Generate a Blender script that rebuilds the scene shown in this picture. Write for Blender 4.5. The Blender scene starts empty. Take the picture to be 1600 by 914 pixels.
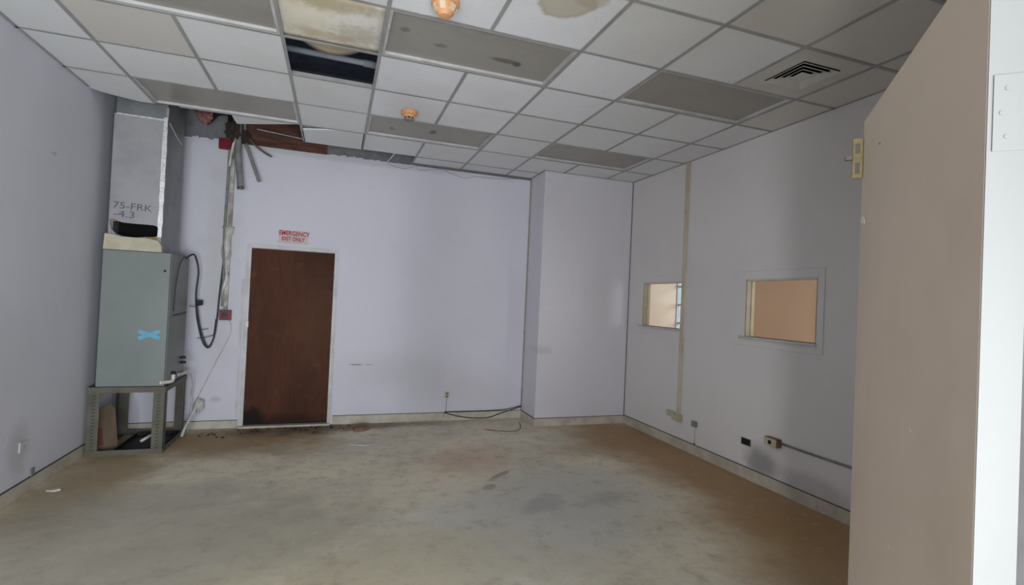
import bpy, bmesh, math, random
from mathutils import Vector, Matrix
random.seed(7)
D = bpy.data
COL = bpy.context.scene.collection
SC = bpy.context.scene

# ------------------------------------------------------------------ measures (metres)
CAM_Z = 1.5537
H = 3.186                    # underside of the ceiling grid
YB, XR, XL, YC = 6.317, 3.671, -2.049, 5.842
XC = 2.40                    # left face of the corner chase
FY0, FY1 = 0.33, 0.47        # front wall
GX, GY, T = -2.231, 3.571, 0.61   # ceiling grid origin and module
TOP = 4.1

# ------------------------------------------------------------------ camera
cd = D.cameras.new('camera'); cam = D.objects.new('camera', cd); COL.objects.link(cam)
yaw, pit, rol = 0.33451, 0.01466, 0.04542
cy_, sy_, cp_, sp_ = math.cos(yaw), math.sin(yaw), math.cos(pit), math.sin(pit)
fw = Vector((sy_*cp_, cy_*cp_, sp_)); rt = Vector((cy_, -sy_, 0)); up = rt.cross(fw)
r2 = math.cos(rol)*rt + math.sin(rol)*up; u2 = -math.sin(rol)*rt + math.cos(rol)*up
M4 = Matrix((r2, u2, -fw)).transposed().to_4x4(); M4.translation = (0, 0, CAM_Z)
cam.matrix_world = M4
cd.sensor_fit = 'HORIZONTAL'; cd.sensor_width = 36; cd.lens = 792.97/1600*36; cd.clip_start = 0.02
SC.camera = cam

# ------------------------------------------------------------------ world, lights, exposure
w = D.worlds.new('world'); SC.world = w; w.use_nodes = True
bg = w.node_tree.nodes['Background']; bg.inputs[0].default_value = (0.93, 0.96, 1.0, 1); bg.inputs[1].default_value = 0.95
def area(name, loc, target, sx, sy, watts, color):
    l = D.lights.new(name, 'AREA'); l.shape = 'RECTANGLE'; l.size = sx; l.size_y = sy; l.energy = watts; l.color = color
    o = D.objects.new(name, l); COL.objects.link(o); o.location = loc
    o.rotation_euler = (Vector(target)-Vector(loc)).to_track_quat('-Z', 'Y').to_euler()
    return o
area('front_fill_light', (0.25, -2.3, 0.75), (-1.0, 6.0, 3.3), 3.0, 1.4, 250, (0.90, 0.94, 1.0))  # unseen fill lamp outside the front, tilted up to brighten the ceiling
area('daylight_doorway', (-1.62, -2.11, 1.25), (2.0, 1.75, 1.6), 0.3, 1.5, 100, (0.97, 0.97, 0.97))
area('daylight_side_room', (6.75, 5.75, 2.0), (5.3, 7.5, 1.5), 0.9, 1.0, 46, (0.52, 0.72, 1.0))
area('side_room_fill', (4.6, 1.1, 1.7), (5.0, 5.5, 1.5), 1.2, 1.3, 70, (0.98, 0.98, 1.0))  # added lamp that brightens the side room's outer wall
SC.view_settings.view_transform = 'Standard'; SC.view_settings.look = 'None'
SC.view_settings.gamma = 1; SC.view_settings.use_curve_mapping = False
SC.view_settings.exposure = -0.06

# ------------------------------------------------------------------ helpers: objects
def tag(o, label=None, cat=None, group=None, kind=None):
    if label: o['label'] = label
    if cat: o['category'] = cat
    if group: o['group'] = group
    if kind: o['kind'] = kind
    return o
def obj(name, bm, mat, parent=None, smooth=False):
    me = D.meshes.new(name)
    bmesh.ops.recalc_face_normals(bm, faces=bm.faces[:])
    if smooth:
        for f in bm.faces: f.smooth = True
    bm.to_mesh(me); bm.free()
    me.materials.append(mat)
    o = D.objects.new(name, me); COL.objects.link(o)
    if parent is not None:
        o.parent = parent
        o.matrix_parent_inverse = Matrix.Translation(-Vector(parent.location)) if parent.type == 'EMPTY' else Matrix()
    return o
def thing(name, loc, label=None, cat=None, group=None, kind=None):
    o = D.objects.new(name, None); COL.objects.link(o); o.location = loc; o.empty_display_size = 0.1
    return tag(o, label, cat, group, kind)
def copy(o, parent, loc=None):
    c = o.copy(); COL.objects.link(c)
    if parent is not None: c.parent = parent
    if loc is not None: c.location = loc
    return c
# ------------------------------------------------------------------ helpers: shapes
def B(): return bmesh.new()
def box(bm, x0, y0, z0, x1, y1, z1, bev=0, mat=None):
    r = bmesh.ops.create_cube(bm, size=1)
    vs = r['verts']
    for v in vs:
        v.co = Vector(((x0+x1)/2+v.co.x*abs(x1-x0), (y0+y1)/2+v.co.y*abs(y1-y0), (z0+z1)/2+v.co.z*abs(z1-z0)))
    if bev:
        es = list({e for v in vs for e in v.link_edges})
        r2_ = bmesh.ops.bevel(bm, geom=es, offset=bev, segments=2, affect='EDGES', profile=0.5)
        vs = list({v for f in r2_['faces'] for v in f.verts} | {v for v in vs if v.is_valid})
    if mat is not None:
        for v in vs: v.co = mat @ v.co
    return bm
def bx(x0, y0, z0, x1, y1, z1, bev=0, mat=None): return box(B(), x0, y0, z0, x1, y1, z1, bev, mat)
def smooth_path(pts, n=6):
    P = [Vector(p) for p in pts]
    if len(P) < 3: return P
    out = []
    for i in range(len(P)-1):
        p0 = P[max(i-1, 0)]; p1 = P[i]; p2 = P[i+1]; p3 = P[min(i+2, len(P)-1)]
        for k in range(n):
            t = k/n
            out.append(0.5*((2*p1)+(p2-p0)*t+(2*p0-5*p1+4*p2-p3)*t*t+(-p0+3*p1-3*p2+p3)*t**3))
    out.append(P[-1]); return out
def tube(bm, pts, r, n=8, curve=True):
    P = smooth_path(pts) if curve else [Vector(p) for p in pts]
    rings = []; ref = Vector((0.31, 0.2, 0.93))
    for i, p in enumerate(P):
        d = (P[min(i+1, len(P)-1)]-P[max(i-1, 0)]).normalized()
        a = d.cross(ref)
        if a.length < 1e-3: a = d.cross(Vector((1, 0, 0)))
        a.normalize(); b = d.cross(a); ref = ref if True else a
        rr = r[i*(len(r)-1)//max(1, len(P)-1)] if isinstance(r, (list, tuple)) else r
        rings.append([bm.verts.new(p+rr*(math.cos(2*math.pi*k/n)*a+math.sin(2*math.pi*k/n)*b)) for k in range(n)])
    for i in range(len(rings)-1):
        for k in range(n):
            bm.faces.new((rings[i][k], rings[i][(k+1) % n], rings[i+1][(k+1) % n], rings[i+1][k]))
    bm.faces.new(rings[0]); bm.faces.new(rings[-1])
    return bm
def lathe(bm, prof, cx, cy, cz, n=28):
    rings = []
    for r, z in prof:
        rings.append([bm.verts.new((cx+r*math.cos(2*math.pi*k/n), cy+r*math.sin(2*math.pi*k/n), cz+z)) for k in range(n)])
    for i in range(len(rings)-1):
        for k in range(n):
            bm.faces.new((rings[i][k], rings[i][(k+1) % n], rings[i+1][(k+1) % n], rings[i+1][k]))
    bm.faces.new(rings[0]); bm.faces.new(rings[-1])
    return bm
def prism(bm, poly, axis, a, b):
    """polygon of (u, v) extruded along axis from a to b"""
    def P(u, v, t): return {'x': (t, u, v), 'y': (u, t, v), 'z': (u, v, t)}[axis]
    A = [bm.verts.new(P(u, v, a)) for u, v in poly]; Bv = [bm.verts.new(P(u, v, b)) for u, v in poly]
    bm.faces.new(A); bm.faces.new(list(reversed(Bv)))
    for i in range(len(poly)):
        j = (i+1) % len(poly); bm.faces.new((A[i], A[j], Bv[j], Bv[i]))
    return bm
def plate_with_hole(bm, outer, inner, axis, a, b):
    """flat plate with one polygonal hole, extruded"""
    def P(u, v, t): return {'x': (t, u, v), 'y': (u, t, v), 'z': (u, v, t)}[axis]
    loops = []
    for t in (a, b):
        es = []; L = []
        for poly in (outer, inner):
            vs = [bm.verts.new(P(u, v, t)) for u, v in poly]; L.append(vs)
            es += [bm.edges.new((vs[i], vs[(i+1) % len(vs)])) for i in range(len(vs))]
        bmesh.ops.triangle_fill(bm, edges=es, use_beauty=True); loops.append(L)
    for k in (0, 1):
        A, Bv = loops[0][k], loops[1][k]
        for i in range(len(A)):
            j = (i+1) % len(A); bm.faces.new((A[i], A[j], Bv[j], Bv[i]))
    return bm
def crumple(bm, c, rx, ry, rz, seed=1, sub=3, amp=0.35):
    rnd = random.Random(seed)
    r = bmesh.ops.create_icosphere(bm, subdivisions=sub, radius=1)
    ph = [rnd.uniform(0, 6.28) for _ in range(6)]
    for v in r['verts']:
        p = v.co.copy()
        k = 1+amp*(math.sin(4*p.x+ph[0])*math.sin(5*p.y+ph[1])+0.6*math.sin(9*p.z+ph[2])*math.sin(7*p.x+ph[3]))+rnd.uniform(-amp, amp)*0.25
        v.co = Vector((c[0]+p.x*rx*k, c[1]+p.y*ry*k, c[2]+p.z*rz*k))
    return bm

# ------------------------------------------------------------------ helpers: materials
def C(r, g, b):   # sRGB 0-255 -> linear
    f = lambda u: (u/255/12.92) if u/255 <= 0.04045 else ((u/255+0.055)/1.055)**2.4
    return (f(r), f(g), f(b), 1)
class NT:
    def __init__(s, name, rough=0.6, metal=0, spec=0.3):
        s.m = D.materials.new(name); s.m.use_nodes = True; s.t = s.m.node_tree; s.n = s.t.nodes; s.l = s.t.links
        s.p = s.n['Principled BSDF']; s.p.inputs['Roughness'].default_value = rough; s.p.inputs['Metallic'].default_value = metal
        s.p.inputs['Specular IOR Level'].default_value = spec
        s.pos = s.n.new('ShaderNodeNewGeometry').outputs['Position']
        s.col = None
    def noise(s, scale, detail=4, rough=0.55, vec=None, stretch=None):
        v = vec or s.pos
        if stretch:
            mp = s.n.new('ShaderNodeMapping'); mp.inputs['Scale'].default_value = stretch; s.l.new(v, mp.inputs[0]); v = mp.outputs[0]
        n = s.n.new('ShaderNodeTexNoise'); n.inputs['Scale'].default_value = scale; n.inputs['Detail'].default_value = detail
        n.inputs['Roughness'].default_value = rough; s.l.new(v, n.inputs['Vector']); return n.outputs['Fac']
    def ramp(s, f, lo, hi, a=0.0, b=1.0, smooth=True):
        m = s.n.new('ShaderNodeMapRange'); m.interpolation_type = 'SMOOTHSTEP' if smooth else 'LINEAR'
        m.inputs[1].default_value = lo; m.inputs[2].default_value = hi; m.inputs[3].default_value = a; m.inputs[4].default_value = b
        s.l.new(f, m.inputs[0]); return m.outputs[0]
    def mul(s, a, b):
        m = s.n.new('ShaderNodeMath'); m.operation = 'MULTIPLY'
        for i, q in enumerate((a, b)):
            if isinstance(q, (int, float)): m.inputs[i].default_value = q
            else: s.l.new(q, m.inputs[i])
        return m.outputs[0]
    def base(s, c): s.c0 = c; s.p.inputs['Base Color'].default_value = c; return s
    def mix(s, fac, c):
        m = s.n.new('ShaderNodeMix'); m.data_type = 'RGBA'
        if isinstance(fac, (int, float)): m.inputs[0].default_value = fac
        else: s.l.new(fac, m.inputs[0])
        if s.col is None: m.inputs[6].default_value = s.c0
        else: s.l.new(s.col, m.inputs[6])
        m.inputs[7].default_value = c; s.col = m.outputs[2]; return s
    def blot(s, c, rad, color, strength=1.0, rot=0.0, soft=0.5, wob=0.5, nscale=3.0):
        mp = s.n.new('ShaderNodeMapping'); mp.vector_type = 'TEXTURE'
        mp.inputs['Location'].default_value = c; mp.inputs['Rotation'].default_value = (0, 0, rot); mp.inputs['Scale'].default_value = rad
        s.l.new(s.pos, mp.inputs[0])
        ln = s.n.new('ShaderNodeVectorMath'); ln.operation = 'LENGTH'; s.l.new(mp.outputs[0], ln.inputs[0])
        nz = s.noise(nscale, 5, 0.6)
        m = s.n.new('ShaderNodeMath'); m.operation = 'MULTIPLY_ADD'; s.l.new(nz, m.inputs[0]); m.inputs[1].default_value = wob*2
        s.l.new(ln.outputs['Value'], m.inputs[2])
        f = s.ramp(m.outputs[0], 1+wob-soft, 1+wob+soft, strength, 0.0)
        return s.mix(f, color)
    def bump(s, f, dist=0.002, st=0.6):
        b = s.n.new('ShaderNodeBump'); b.inputs['Strength'].default_value = st; b.inputs['Distance'].default_value = dist
        s.l.new(f, b.inputs['Height']); s.l.new(b.outputs[0], s.p.inputs['Normal']); return s
    def done(s):
        if s.col is not None: s.l.new(s.col, s.p.inputs['Base Color'])
        return s.m
def simple(name, c, c2=None, scale=12, rough=0.6, metal=0, spec=0.3, bump=0, stretch=None, amt=0.6):
    m = NT(name, rough, metal, spec).base(c)
    n = m.noise(scale, 5, 0.6, stretch=stretch)
    m.mix(m.mul(m.ramp(n, 0.35, 0.7), amt), c2 or tuple(list(x*0.82 for x in c[:3])+[1]))
    if bump: m.bump(m.noise(scale*4, 4, stretch=stretch), bump)
    return m.done()

WALLC = C(212, 211, 223)
def wall_mat(name, c, blots=(), band=True):
    m = NT(name, 0.55, 0, 0.25).base(c)
    dk = tuple([x*0.80 for x in c[:3]]+[1])
    m.mix(m.mul(m.ramp(m.noise(1.3, 5), 0.42, 0.72), 0.22), dk)
    m.mix(m.mul(m.ramp(m.noise(9, 6, 0.7), 0.58, 0.75), 0.16), C(170, 168, 165))
    for b in blots: m.blot(*b[:4], **(b[4] if len(b) > 4 else {}))
    m.bump(m.noise(55, 4), 0.0012, 0.35)
    return m.done()
GREY = C(150, 150, 152)
M = {}
M['wall_back'] = wall_mat('wall_paint_back', WALLC, [
    ((0.85, 6.3, 0.60), (0.75, 0.5, 0.22), C(182, 180, 184), 0.35, dict(soft=0.7, wob=0.6)),
    ((1.6, 6.3, 0.35), (0.55, 0.5, 0.22), C(184, 181, 184), 0.3, dict(soft=0.7, wob=0.6)),
    ((-1.2, 6.3, 2.2), (0.16, 0.5, 1.2), C(180, 180, 176), 0.35, dict(soft=0.6, wob=0.9, nscale=5)),
    ((0.27, 6.3, 0.70), (0.07, 0.3, 0.008), C(120, 118, 118), 0.8, dict(soft=0.4, wob=0.3, nscale=20)),
    ((0.42, 6.3, 0.70), (0.04, 0.3, 0.006), C(130, 128, 128), 0.6, dict(soft=0.4, wob=0.3, nscale=20)),
    ((-1.18, 6.3, 0.32), (0.05, 0.3, 0.03), C(165, 165, 167), 0.45, dict(soft=0.5, wob=0.4, nscale=14)),
    ((0.3, 6.3, 3.14), (1.6, 0.3, 0.05), C(180, 182, 186), 0.5, dict(soft=0.5, wob=0.6, nscale=7)),
])
M['wall_right'] = wall_mat('wall_paint_right', C(222, 219, 220), [
    ((3.67, 3.57, 0.20), (0.3, 0.17, 0.13), C(128, 126, 126), 0.75, dict(soft=0.6, wob=0.5, nscale=6)),
    ((3.67, 3.0, 0.15), (0.3, 0.35, 0.10), C(160, 158, 156), 0.5, dict(soft=0.6, wob=0.6, nscale=5)),
    ((3.67, 2.2, 2.6), (0.3, 0.8, 0.8), C(196, 190, 180), 0.3, dict(soft=0.8, wob=0.6, nscale=2)),
])
M['wall_left'] = wall_mat('wall_paint_left', C(216, 217, 226), [
    ((-2.05, 3.9, 0.9), (0.3, 0.8, 0.5), C(196, 196, 202), 0.4, dict(soft=0.7, wob=0.7)),
    ((-2.05, 4.5, 0.34), (0.3, 0.12, 0.16), C(170, 168, 166), 0.5, dict(soft=0.6, wob=0.5, nscale=7)),
    ((-2.05, 4.75, 2.5), (0.3, 0.04, 0.012), C(170, 162, 152), 0.5, dict(soft=0.5, wob=0.5, nscale=12)),
])
M['wall_corner'] = wall_mat('wall_paint_corner', C(214, 212, 220), [
    ((2.47, 5.84, 0.95), (0.10, 0.3, 0.05), C(170, 168, 168), 0.35, dict(soft=0.6, wob=0.5, nscale=8)),
])
M['upper'] = simple('bare_block_grey', C(122, 124, 128), C(90, 90, 92), 6, 0.9)
M['deck'] = simple('dark_roof_deck', C(104, 112, 130), C(76, 82, 96), 3, 0.9)
M['ply'] = simple('dark_red_plywood', C(104, 66, 54), C(58, 38, 32), 5, 0.7, stretch=(1, 1, 9), amt=0.9)
M['base'] = simple('baseboard_vinyl', C(196, 190, 176), C(158, 150, 132), 7, 0.5)
M['base_edge'] = simple('baseboard_dark_edge', C(96, 88, 76), C(60, 52, 44), 9, 0.8)
M['gap_shade'] = simple('corner_gap_shade', C(84, 82, 82), C(54, 52, 52), 9, 0.8)
M['gap_shade2'] = simple('yellowed_corner_sealant', C(158, 152, 140), C(120, 114, 104), 9, 0.8)
M['vent'] = simple('vent_paint', C(206, 204, 200), C(190, 187, 182), 4, 0.5)
M['grid'] = simple('tee_bar_paint', C(166, 166, 167), C(140, 139, 137), 4, 0.5)
M['trimw'] = simple('white_trim_paint', C(206, 205, 209), C(170, 167, 162), 5, 0.45)
M['edgew'] = simple('white_gloss_door_edge', C(130, 132, 131), C(125, 128, 126), 3, 0.5)
M['leaf'] = simple('beige_door_paint', C(202, 186, 171), C(186, 172, 157), 2.2, 0.5, bump=0.0006)
M['brass'] = simple('dull_brass', C(150, 138, 102), C(112, 98, 68), 30, 0.45, 0.3)
M['steel'] = simple('dull_steel', C(130, 128, 124), C(84, 80, 76), 20, 0.45, 0.6)
M['cab'] = simple('greygreen_cabinet_enamel', C(132, 138, 137), C(120, 127, 125), 2, 0.4)
M['stand'] = simple('stand_olive_grey_paint', C(106, 104, 94), C(78, 75, 66), 7, 0.6)
M['legslot'] = simple('leg_slot_shade', C(80, 78, 69), C(66, 63, 55), 9, 0.8)
M['slot'] = simple('dark_slot', C(28, 28, 28), C(14, 14, 14), 9, 0.8)
M['foil'] = simple('duct_foil_facing', C(164, 163, 167), C(146, 146, 151), 5, 0.42, 0.15, bump=0.0015)
M['foil2'] = simple('duct_sheet_metal', C(142, 146, 148), C(110, 112, 114), 4, 0.42, 0.35, bump=0.001)
M['tape'] = simple('bright_foil_tape', C(236, 236, 238), C(150, 150, 154), 60, 0.25, 0.55, bump=0.003)
M['liner'] = simple('black_duct_liner', C(16, 14, 13), C(8, 7, 7), 9, 0.95)
M['cream'] = simple('cream_mastic', C(196, 189, 170), C(174, 165, 143), 10, 0.7, bump=0.002)
M['fibre'] = simple('yellow_glass_fibre', C(176, 148, 92), C(110, 88, 50), 40, 0.95, bump=0.004)
M['ink'] = simple('grey_printing_ink', C(92, 92, 98), C(110, 110, 114), 30, 0.8)
M['blue'] = simple('blue_tape', C(96, 168, 206), C(130, 190, 216), 20, 0.6)
M['black'] = simple('black_rubber', C(30, 30, 32), C(18, 18, 18), 9, 0.6)
M['pan'] = simple('black_drip_pan', C(34, 31, 34), C(22, 20, 20), 6, 0.6)
M['pvc'] = simple('white_pvc', C(222, 220, 212), C(186, 182, 170), 8, 0.35)
M['cable'] = simple('dark_grey_cable', C(66, 68, 76), C(44, 44, 50), 14, 0.6)
M['insul'] = simple('grey_pipe_insulation', C(140, 142, 142), C(104, 102, 98), 12, 0.8, bump=0.002)
M['dirty'] = simple('grimy_white_raceway', C(196, 192, 184), C(112, 104, 94), 8, 0.7, amt=0.9)
M['plast'] = simple('torn_milky_plastic', C(206, 206, 204), C(150, 146, 140), 10, 0.4)
M['rag'] = simple('dark_torn_insulation', C(64, 56, 52), C(34, 30, 28), 14, 0.95, bump=0.006)
M['pink'] = simple('pinkish_insulation', C(150, 104, 100), C(96, 66, 62), 14, 0.95, bump=0.006)
M['red'] = simple('alarm_red', C(122, 26, 40), C(98, 22, 32), 8, 0.4)
M['dkred'] = simple('alarm_dark_window', C(34, 12, 18), C(20, 8, 10), 8, 0.3)
M['card'] = simple('brown_cardboard', C(112, 98, 80), C(84, 70, 54), 6, 0.85, stretch=(1, 1, 0.3))
M['cred'] = simple('red_print_on_card', C(116, 66, 60), C(98, 60, 52), 9, 0.8)
M['jamb'] = simple('grey_beige_jamb', C(176, 168, 146), C(150, 142, 118), 5, 0.6)
M['raceway'] = simple('beige_raceway', C(206, 196, 176), C(176, 164, 140), 5, 0.5)
M['ivory'] = simple('ivory_outlet_plastic', C(196, 188, 164), C(160, 150, 124), 8, 0.45)
M['boxbr'] = simple('brown_outlet_box_side', C(130, 98, 78), C(100, 72, 54), 8, 0.6)
M['peach'] = simple('yellowed_detector_plastic', C(226, 172, 126), C(204, 146, 100), 12, 0.4)
M['peach2'] = simple('pale_detector_plastic', C(226, 208, 184), C(206, 180, 150), 12, 0.4)
M['redtxt'] = simple('red_sign_lettering', C(186, 66, 84), C(170, 60, 76), 20, 0.6)
M['sign'] = simple('faded_sign_paper', C(206, 198, 196), C(190, 182, 178), 9, 0.6)
M['brick'] = simple('red_brick_chip', C(136, 104, 94), C(110, 86, 76), 16, 0.9)
M['plaster'] = simple('pale_plaster_crumb', C(206, 204, 192), C(176, 172, 158), 16, 0.9)
M['crumb'] = simple('dark_crumb', C(60, 50, 42), C(40, 34, 28), 16, 0.9)
M['warm'] = simple('side_room_warm_paint', C(236, 204, 174), C(228, 194, 162), 1.2, 0.6, amt=0.4)
M['sroomfloor'] = simple('side_room_floor', C(150, 134, 112), C(120, 104, 86), 2, 0.6)
M['diff'] = simple('plain_plastic', C(200, 200, 200))

# plaster tile: speckled, slightly different tone tile by tile
def tile_mat(name, c, blots=()):
    m = NT(name, 0.85, 0, 0.15).base(c)
    oi = m.n.new('ShaderNodeObjectInfo').outputs['Random']
    m.mix(m.mul(oi, 0.16), tuple([x*0.72 for x in c[:3]]+[1]))
    m.mix(m.mul(m.ramp(m.noise(1.1, 4), 0.45, 0.7), 0.2), C(196, 188, 178))
    for b in blots: m.blot(*b[:4], **(b[4] if len(b) > 4 else {}))
    sp = m.ramp(m.noise(120, 3, 0.7), 0.60, 0.66)
    m.mix(m.mul(sp, 0.25), C(150, 148, 144))
    m.bump(m.noise(140, 3, 0.7), 0.0012, 0.5)
    return m.done()
TILEC = C(230, 232, 235)
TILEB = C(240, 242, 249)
def gx(k): return GX+k*T
def gy(r): return GY+r*T
M['tile'] = tile_mat('ceiling_tile_white', TILEC)
M['tile_bright'] = tile_mat('ceiling_tile_whiter', TILEB)  # slightly whiter base colour for a few middle tiles
M['tile_tan'] = tile_mat('ceiling_tile_beige_shade', C(214, 210, 206))  # beige tone, also painting the open door's shade into the right-hand tiles
M['tile_wet'] = tile_mat('ceiling_tile_water_damaged', C(240, 238, 232), [
    ((gx(3.15), gy(-.55), H), (0.22, 0.36, 1), C(212, 204, 176), 0.55, dict(soft=0.6, wob=1.1, nscale=9)),
    ((gx(3.5), gy(-.03), H), (0.50, 0.05, 1), C(172, 156, 120), 0.6, dict(soft=0.5, wob=1.2, nscale=16)),
    ((gx(3.3), gy(-.95), H), (0.45, 0.12, 1), C(166, 148, 108), 0.7, dict(soft=0.5, wob=1.0, nscale=10)),
    ((gx(3.75), gy(-.35), H), (0.14, 0.12, 1), C(190, 182, 162), 0.6, dict(soft=0.5, wob=1.2, nscale=18)),
    ((gx(3.45), gy(-.25), H), (0.2, 0.06, 1), C(196, 184, 150), 0.6, dict(soft=0.5, wob=1.2, nscale=18))])
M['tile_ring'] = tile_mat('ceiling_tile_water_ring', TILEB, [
    ((1.117, 2.53, H), (0.16, 0.14, 1), C(176, 164, 140), 0.75, dict(soft=0.12, wob=0.5, nscale=6)),
    ((1.117, 2.53, H), (0.135, 0.115, 1), C(206, 200, 188), 0.85, dict(soft=0.18, wob=0.5, nscale=6)),
    ((1.23, 2.44, H), (0.09, 0.08, 1), C(186, 176, 156), 0.6, dict(soft=0.25, wob=0.5, nscale=7))])

# diffuser: dusty frosted plastic with dead insects and stains
def diff_mat():
    m = NT('dusty_grey_diffuser', 0.35, 0, 0.4).base(C(158, 155, 148))
    m.mix(m.mul(m.ramp(m.noise(2.2, 4), 0.4, 0.7), 0.35), C(134, 130, 122))
    m.mix(m.mul(m.ramp(m.noise(5.5, 3, 0.5), 0.70, 0.80), 0.5), C(98, 92, 82))
    for c, r, s in [((gx(5.35), gy(-.38), H), (0.10, 0.03, 1), 0.75), ((gx(5.5), gy(-.35), H), (0.03, 0.03, 1), 0.9), ((gx(4.6), gy(-.42), H), (0.04, 0.025, 1), 0.5),
                    ((gx(5.05), gy(2.50), H), (0.035, 0.06, 1), 0.9), ((gx(4.4), gy(2.62), H), (0.03, 0.05, 1), 0.6), ((gx(4.2), gy(-.6), H), (0.03, 0.03, 1), 0.5)]:
        m.blot(c, r, C(84, 76, 62), s, 0.0, 0.4, 0.5, 18)
    return m.done()
M['diffuser'] = diff_mat()
M['oldtan'] = simple('old_tan_tile', C(190, 176, 154), C(160, 144, 120), 8, 0.9)
M['bluepipe'] = simple('blue_grey_pipe', C(166, 172, 186), C(140, 146, 158), 6, 0.6)

# concrete floor with its stains and one patch of painted-in shade
def floor_mat():
    m = NT('stained_bare_concrete', 0.62, 0, 0.35).base(C(229, 219, 194))
    m.mix(m.mul(m.ramp(m.noise(0.9, 6, 0.6), 0.40, 0.66), 0.75), C(194, 189, 175))
    m.mix(m.mul(m.ramp(m.noise(2.4, 6, 0.65), 0.50, 0.70), 0.55), C(229, 221, 205))
    m.mix(m.mul(m.ramp(m.noise(3.3, 6, 0.7, stretch=(1, 1.7, 1)), 0.52, 0.68), 0.45), C(190, 175, 147))
    m.mix(m.mul(m.ramp(m.noise(7, 7, 0.72), 0.50, 0.66), 0.40), C(179, 171, 151))
    m.mix(m.mul(m.ramp(m.noise(13, 6, 0.7, stretch=(1.6, 1, 1)), 0.55, 0.68), 0.35), C(240, 233, 216))
    m.mix(m.mul(m.ramp(m.noise(4.2, 7, 0.75, stretch=(1, 1.4, 1)), 0.60, 0.68), 0.45), C(151, 145, 132))
    br = C(168, 130, 86)
    m.blot((3.40, 3.7, 0), (0.55, 2.6, 1), br, 0.9, 0.0, 0.6, 0.7, 1.6)
    m.blot((3.2, 5.3, 0), (0.55, 0.55, 1), C(160, 128, 90), 0.75, 0.2, 0.6, 0.7, 2.2)
    m.blot((2.75, 4.85, 0), (0.5, 0.25, 1), C(166, 136, 98), 0.6, 0.2, 0.5, 0.8, 2.6)
    m.blot((3.0, 2.3, 0), (0.55, 0.9, 1), C(168, 132, 86), 0.85, 0.0, 0.6, 0.7, 2.0)
    m.blot((-1.0, 5.75, 0), (1.0, 0.42, 1), C(161, 130, 86), 0.85, -0.1, 0.6, 0.8, 2.4)
    m.blot((-1.7, 4.9, 0), (0.34, 1.0, 1), C(158, 134, 98), 0.75, 0.0, 0.6, 0.8, 2.4)
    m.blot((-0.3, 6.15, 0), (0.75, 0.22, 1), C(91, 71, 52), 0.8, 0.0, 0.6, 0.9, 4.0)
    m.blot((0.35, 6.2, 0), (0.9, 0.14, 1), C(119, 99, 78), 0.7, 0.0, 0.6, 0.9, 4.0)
    m.blot((1.32, 4.75, 0), (0.42, 0.30, 1), C(206, 163, 132), 0.42, 0.4, 0.7, 1.0, 3.0)
    m.blot((1.35, 3.3, 0), (0.95, 0.65, 1), C(196, 195, 190), 0.75, 0.3, 0.6, 0.8, 1.8)
    m.blot((2.0, 3.9, 0), (0.65, 0.5, 1), C(200, 198, 190), 0.65, 0.0, 0.6, 0.8, 2.2)
    m.blot((1.58, 3.58, 0), (0.17, 0.12, 1), C(144, 144, 142), 0.45, 0.5, 0.6, 1.2, 6)
    m.blot((2.14, 3.6, 0), (0.20, 0.10, 1), C(152, 150, 146), 0.4, 0.2, 0.6, 1.2, 6)
    m.blot((1.45, 4.28, 0), (0.17, 0.03, 1), C(112, 106, 97), 0.6, 0.7, 0.5, 1.4, 11)
    m.blot((1.27, 4.02, 0), (0.06, 0.04, 1), C(112, 106, 97), 0.5, 0.7, 0.5, 1.4, 12)
    m.blot((0.36, 5.44, 0), (0.17, 0.10, 1), C(212, 207, 194), 0.8, 0.2, 0.3, 0.8, 7)
    m.blot((-0.4, 3.6, 0), (0.7, 0.5, 1), C(168, 162, 149), 0.6, 0.3, 0.6, 0.9, 2.4)
    m.blot((-1.1, 4.3, 0), (0.6, 0.35, 1), C(179, 177, 166), 0.55, 0.0, 0.6, 0.9, 2.4)
    m.blot((0.4, 3.0, 0), (0.9, 0.4, 1), C(192, 181, 149), 0.5, 0.0, 0.6, 0.9, 2.4)
    m.blot((-1.05, 3.55, 0), (0.9, 0.7, 1), C(176, 171, 158), 0.6, 0.2, 0.6, 0.9, 2.6)  # grey patch painted to hold down the light falling from the left glazing
    m.mix(m.mul(m.ramp(m.noise(5.5, 8, 0.75), 0.50, 0.66), 0.38), C(150, 143, 126))
    m.mix(m.mul(m.ramp(m.noise(9, 7, 0.72, stretch=(1.5, 1, 1)), 0.56, 0.70), 0.32), C(214, 209, 196))
    sp = m.ramp(m.noise(26, 5, 0.7), 0.66, 0.74)
    m.mix(m.mul(sp, 0.35), C(121, 112, 97))
    m.bump(m.noise(11, 6, 0.65), 0.006, 0.35)
    return m.done()
M['floor'] = floor_mat()

# brown varnished door
def wood_mat():
    m = NT('brown_varnished_plywood', 0.6, 0, 0.15).base(C(82, 48, 32))
    m.mix(m.mul(m.ramp(m.noise(3.2, 6, 0.65, stretch=(1, 1, 0.25)), 0.36, 0.68), 0.7), C(58, 32, 20))
    m.mix(m.mul(m.ramp(m.noise(5, 6, 0.7), 0.55, 0.72), 0.5), C(102, 68, 46))
    m.mix(m.mul(m.ramp(m.noise(14, 4, 0.6, stretch=(4, 1, 0.3)), 0.5, 0.7), 0.35), C(50, 28, 18))
    m.blot((-0.45, 6.3, 0.02), (0.6, 0.5, 0.10), C(46, 26, 18), 0.9, 0, 0.5, 0.7, 6)
    m.blot((-0.82, 6.3, 0.06), (0.14, 0.5, 0.14), C(24, 16, 12), 0.9, 0, 0.3, 0.6, 7)
    m.blot((-0.2, 6.3, 1.2), (0.22, 0.5, 0.55), C(104, 70, 48), 0.35, 0, 0.6, 0.9, 7)
    return m.done()
M['wood'] = wood_mat()
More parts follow.
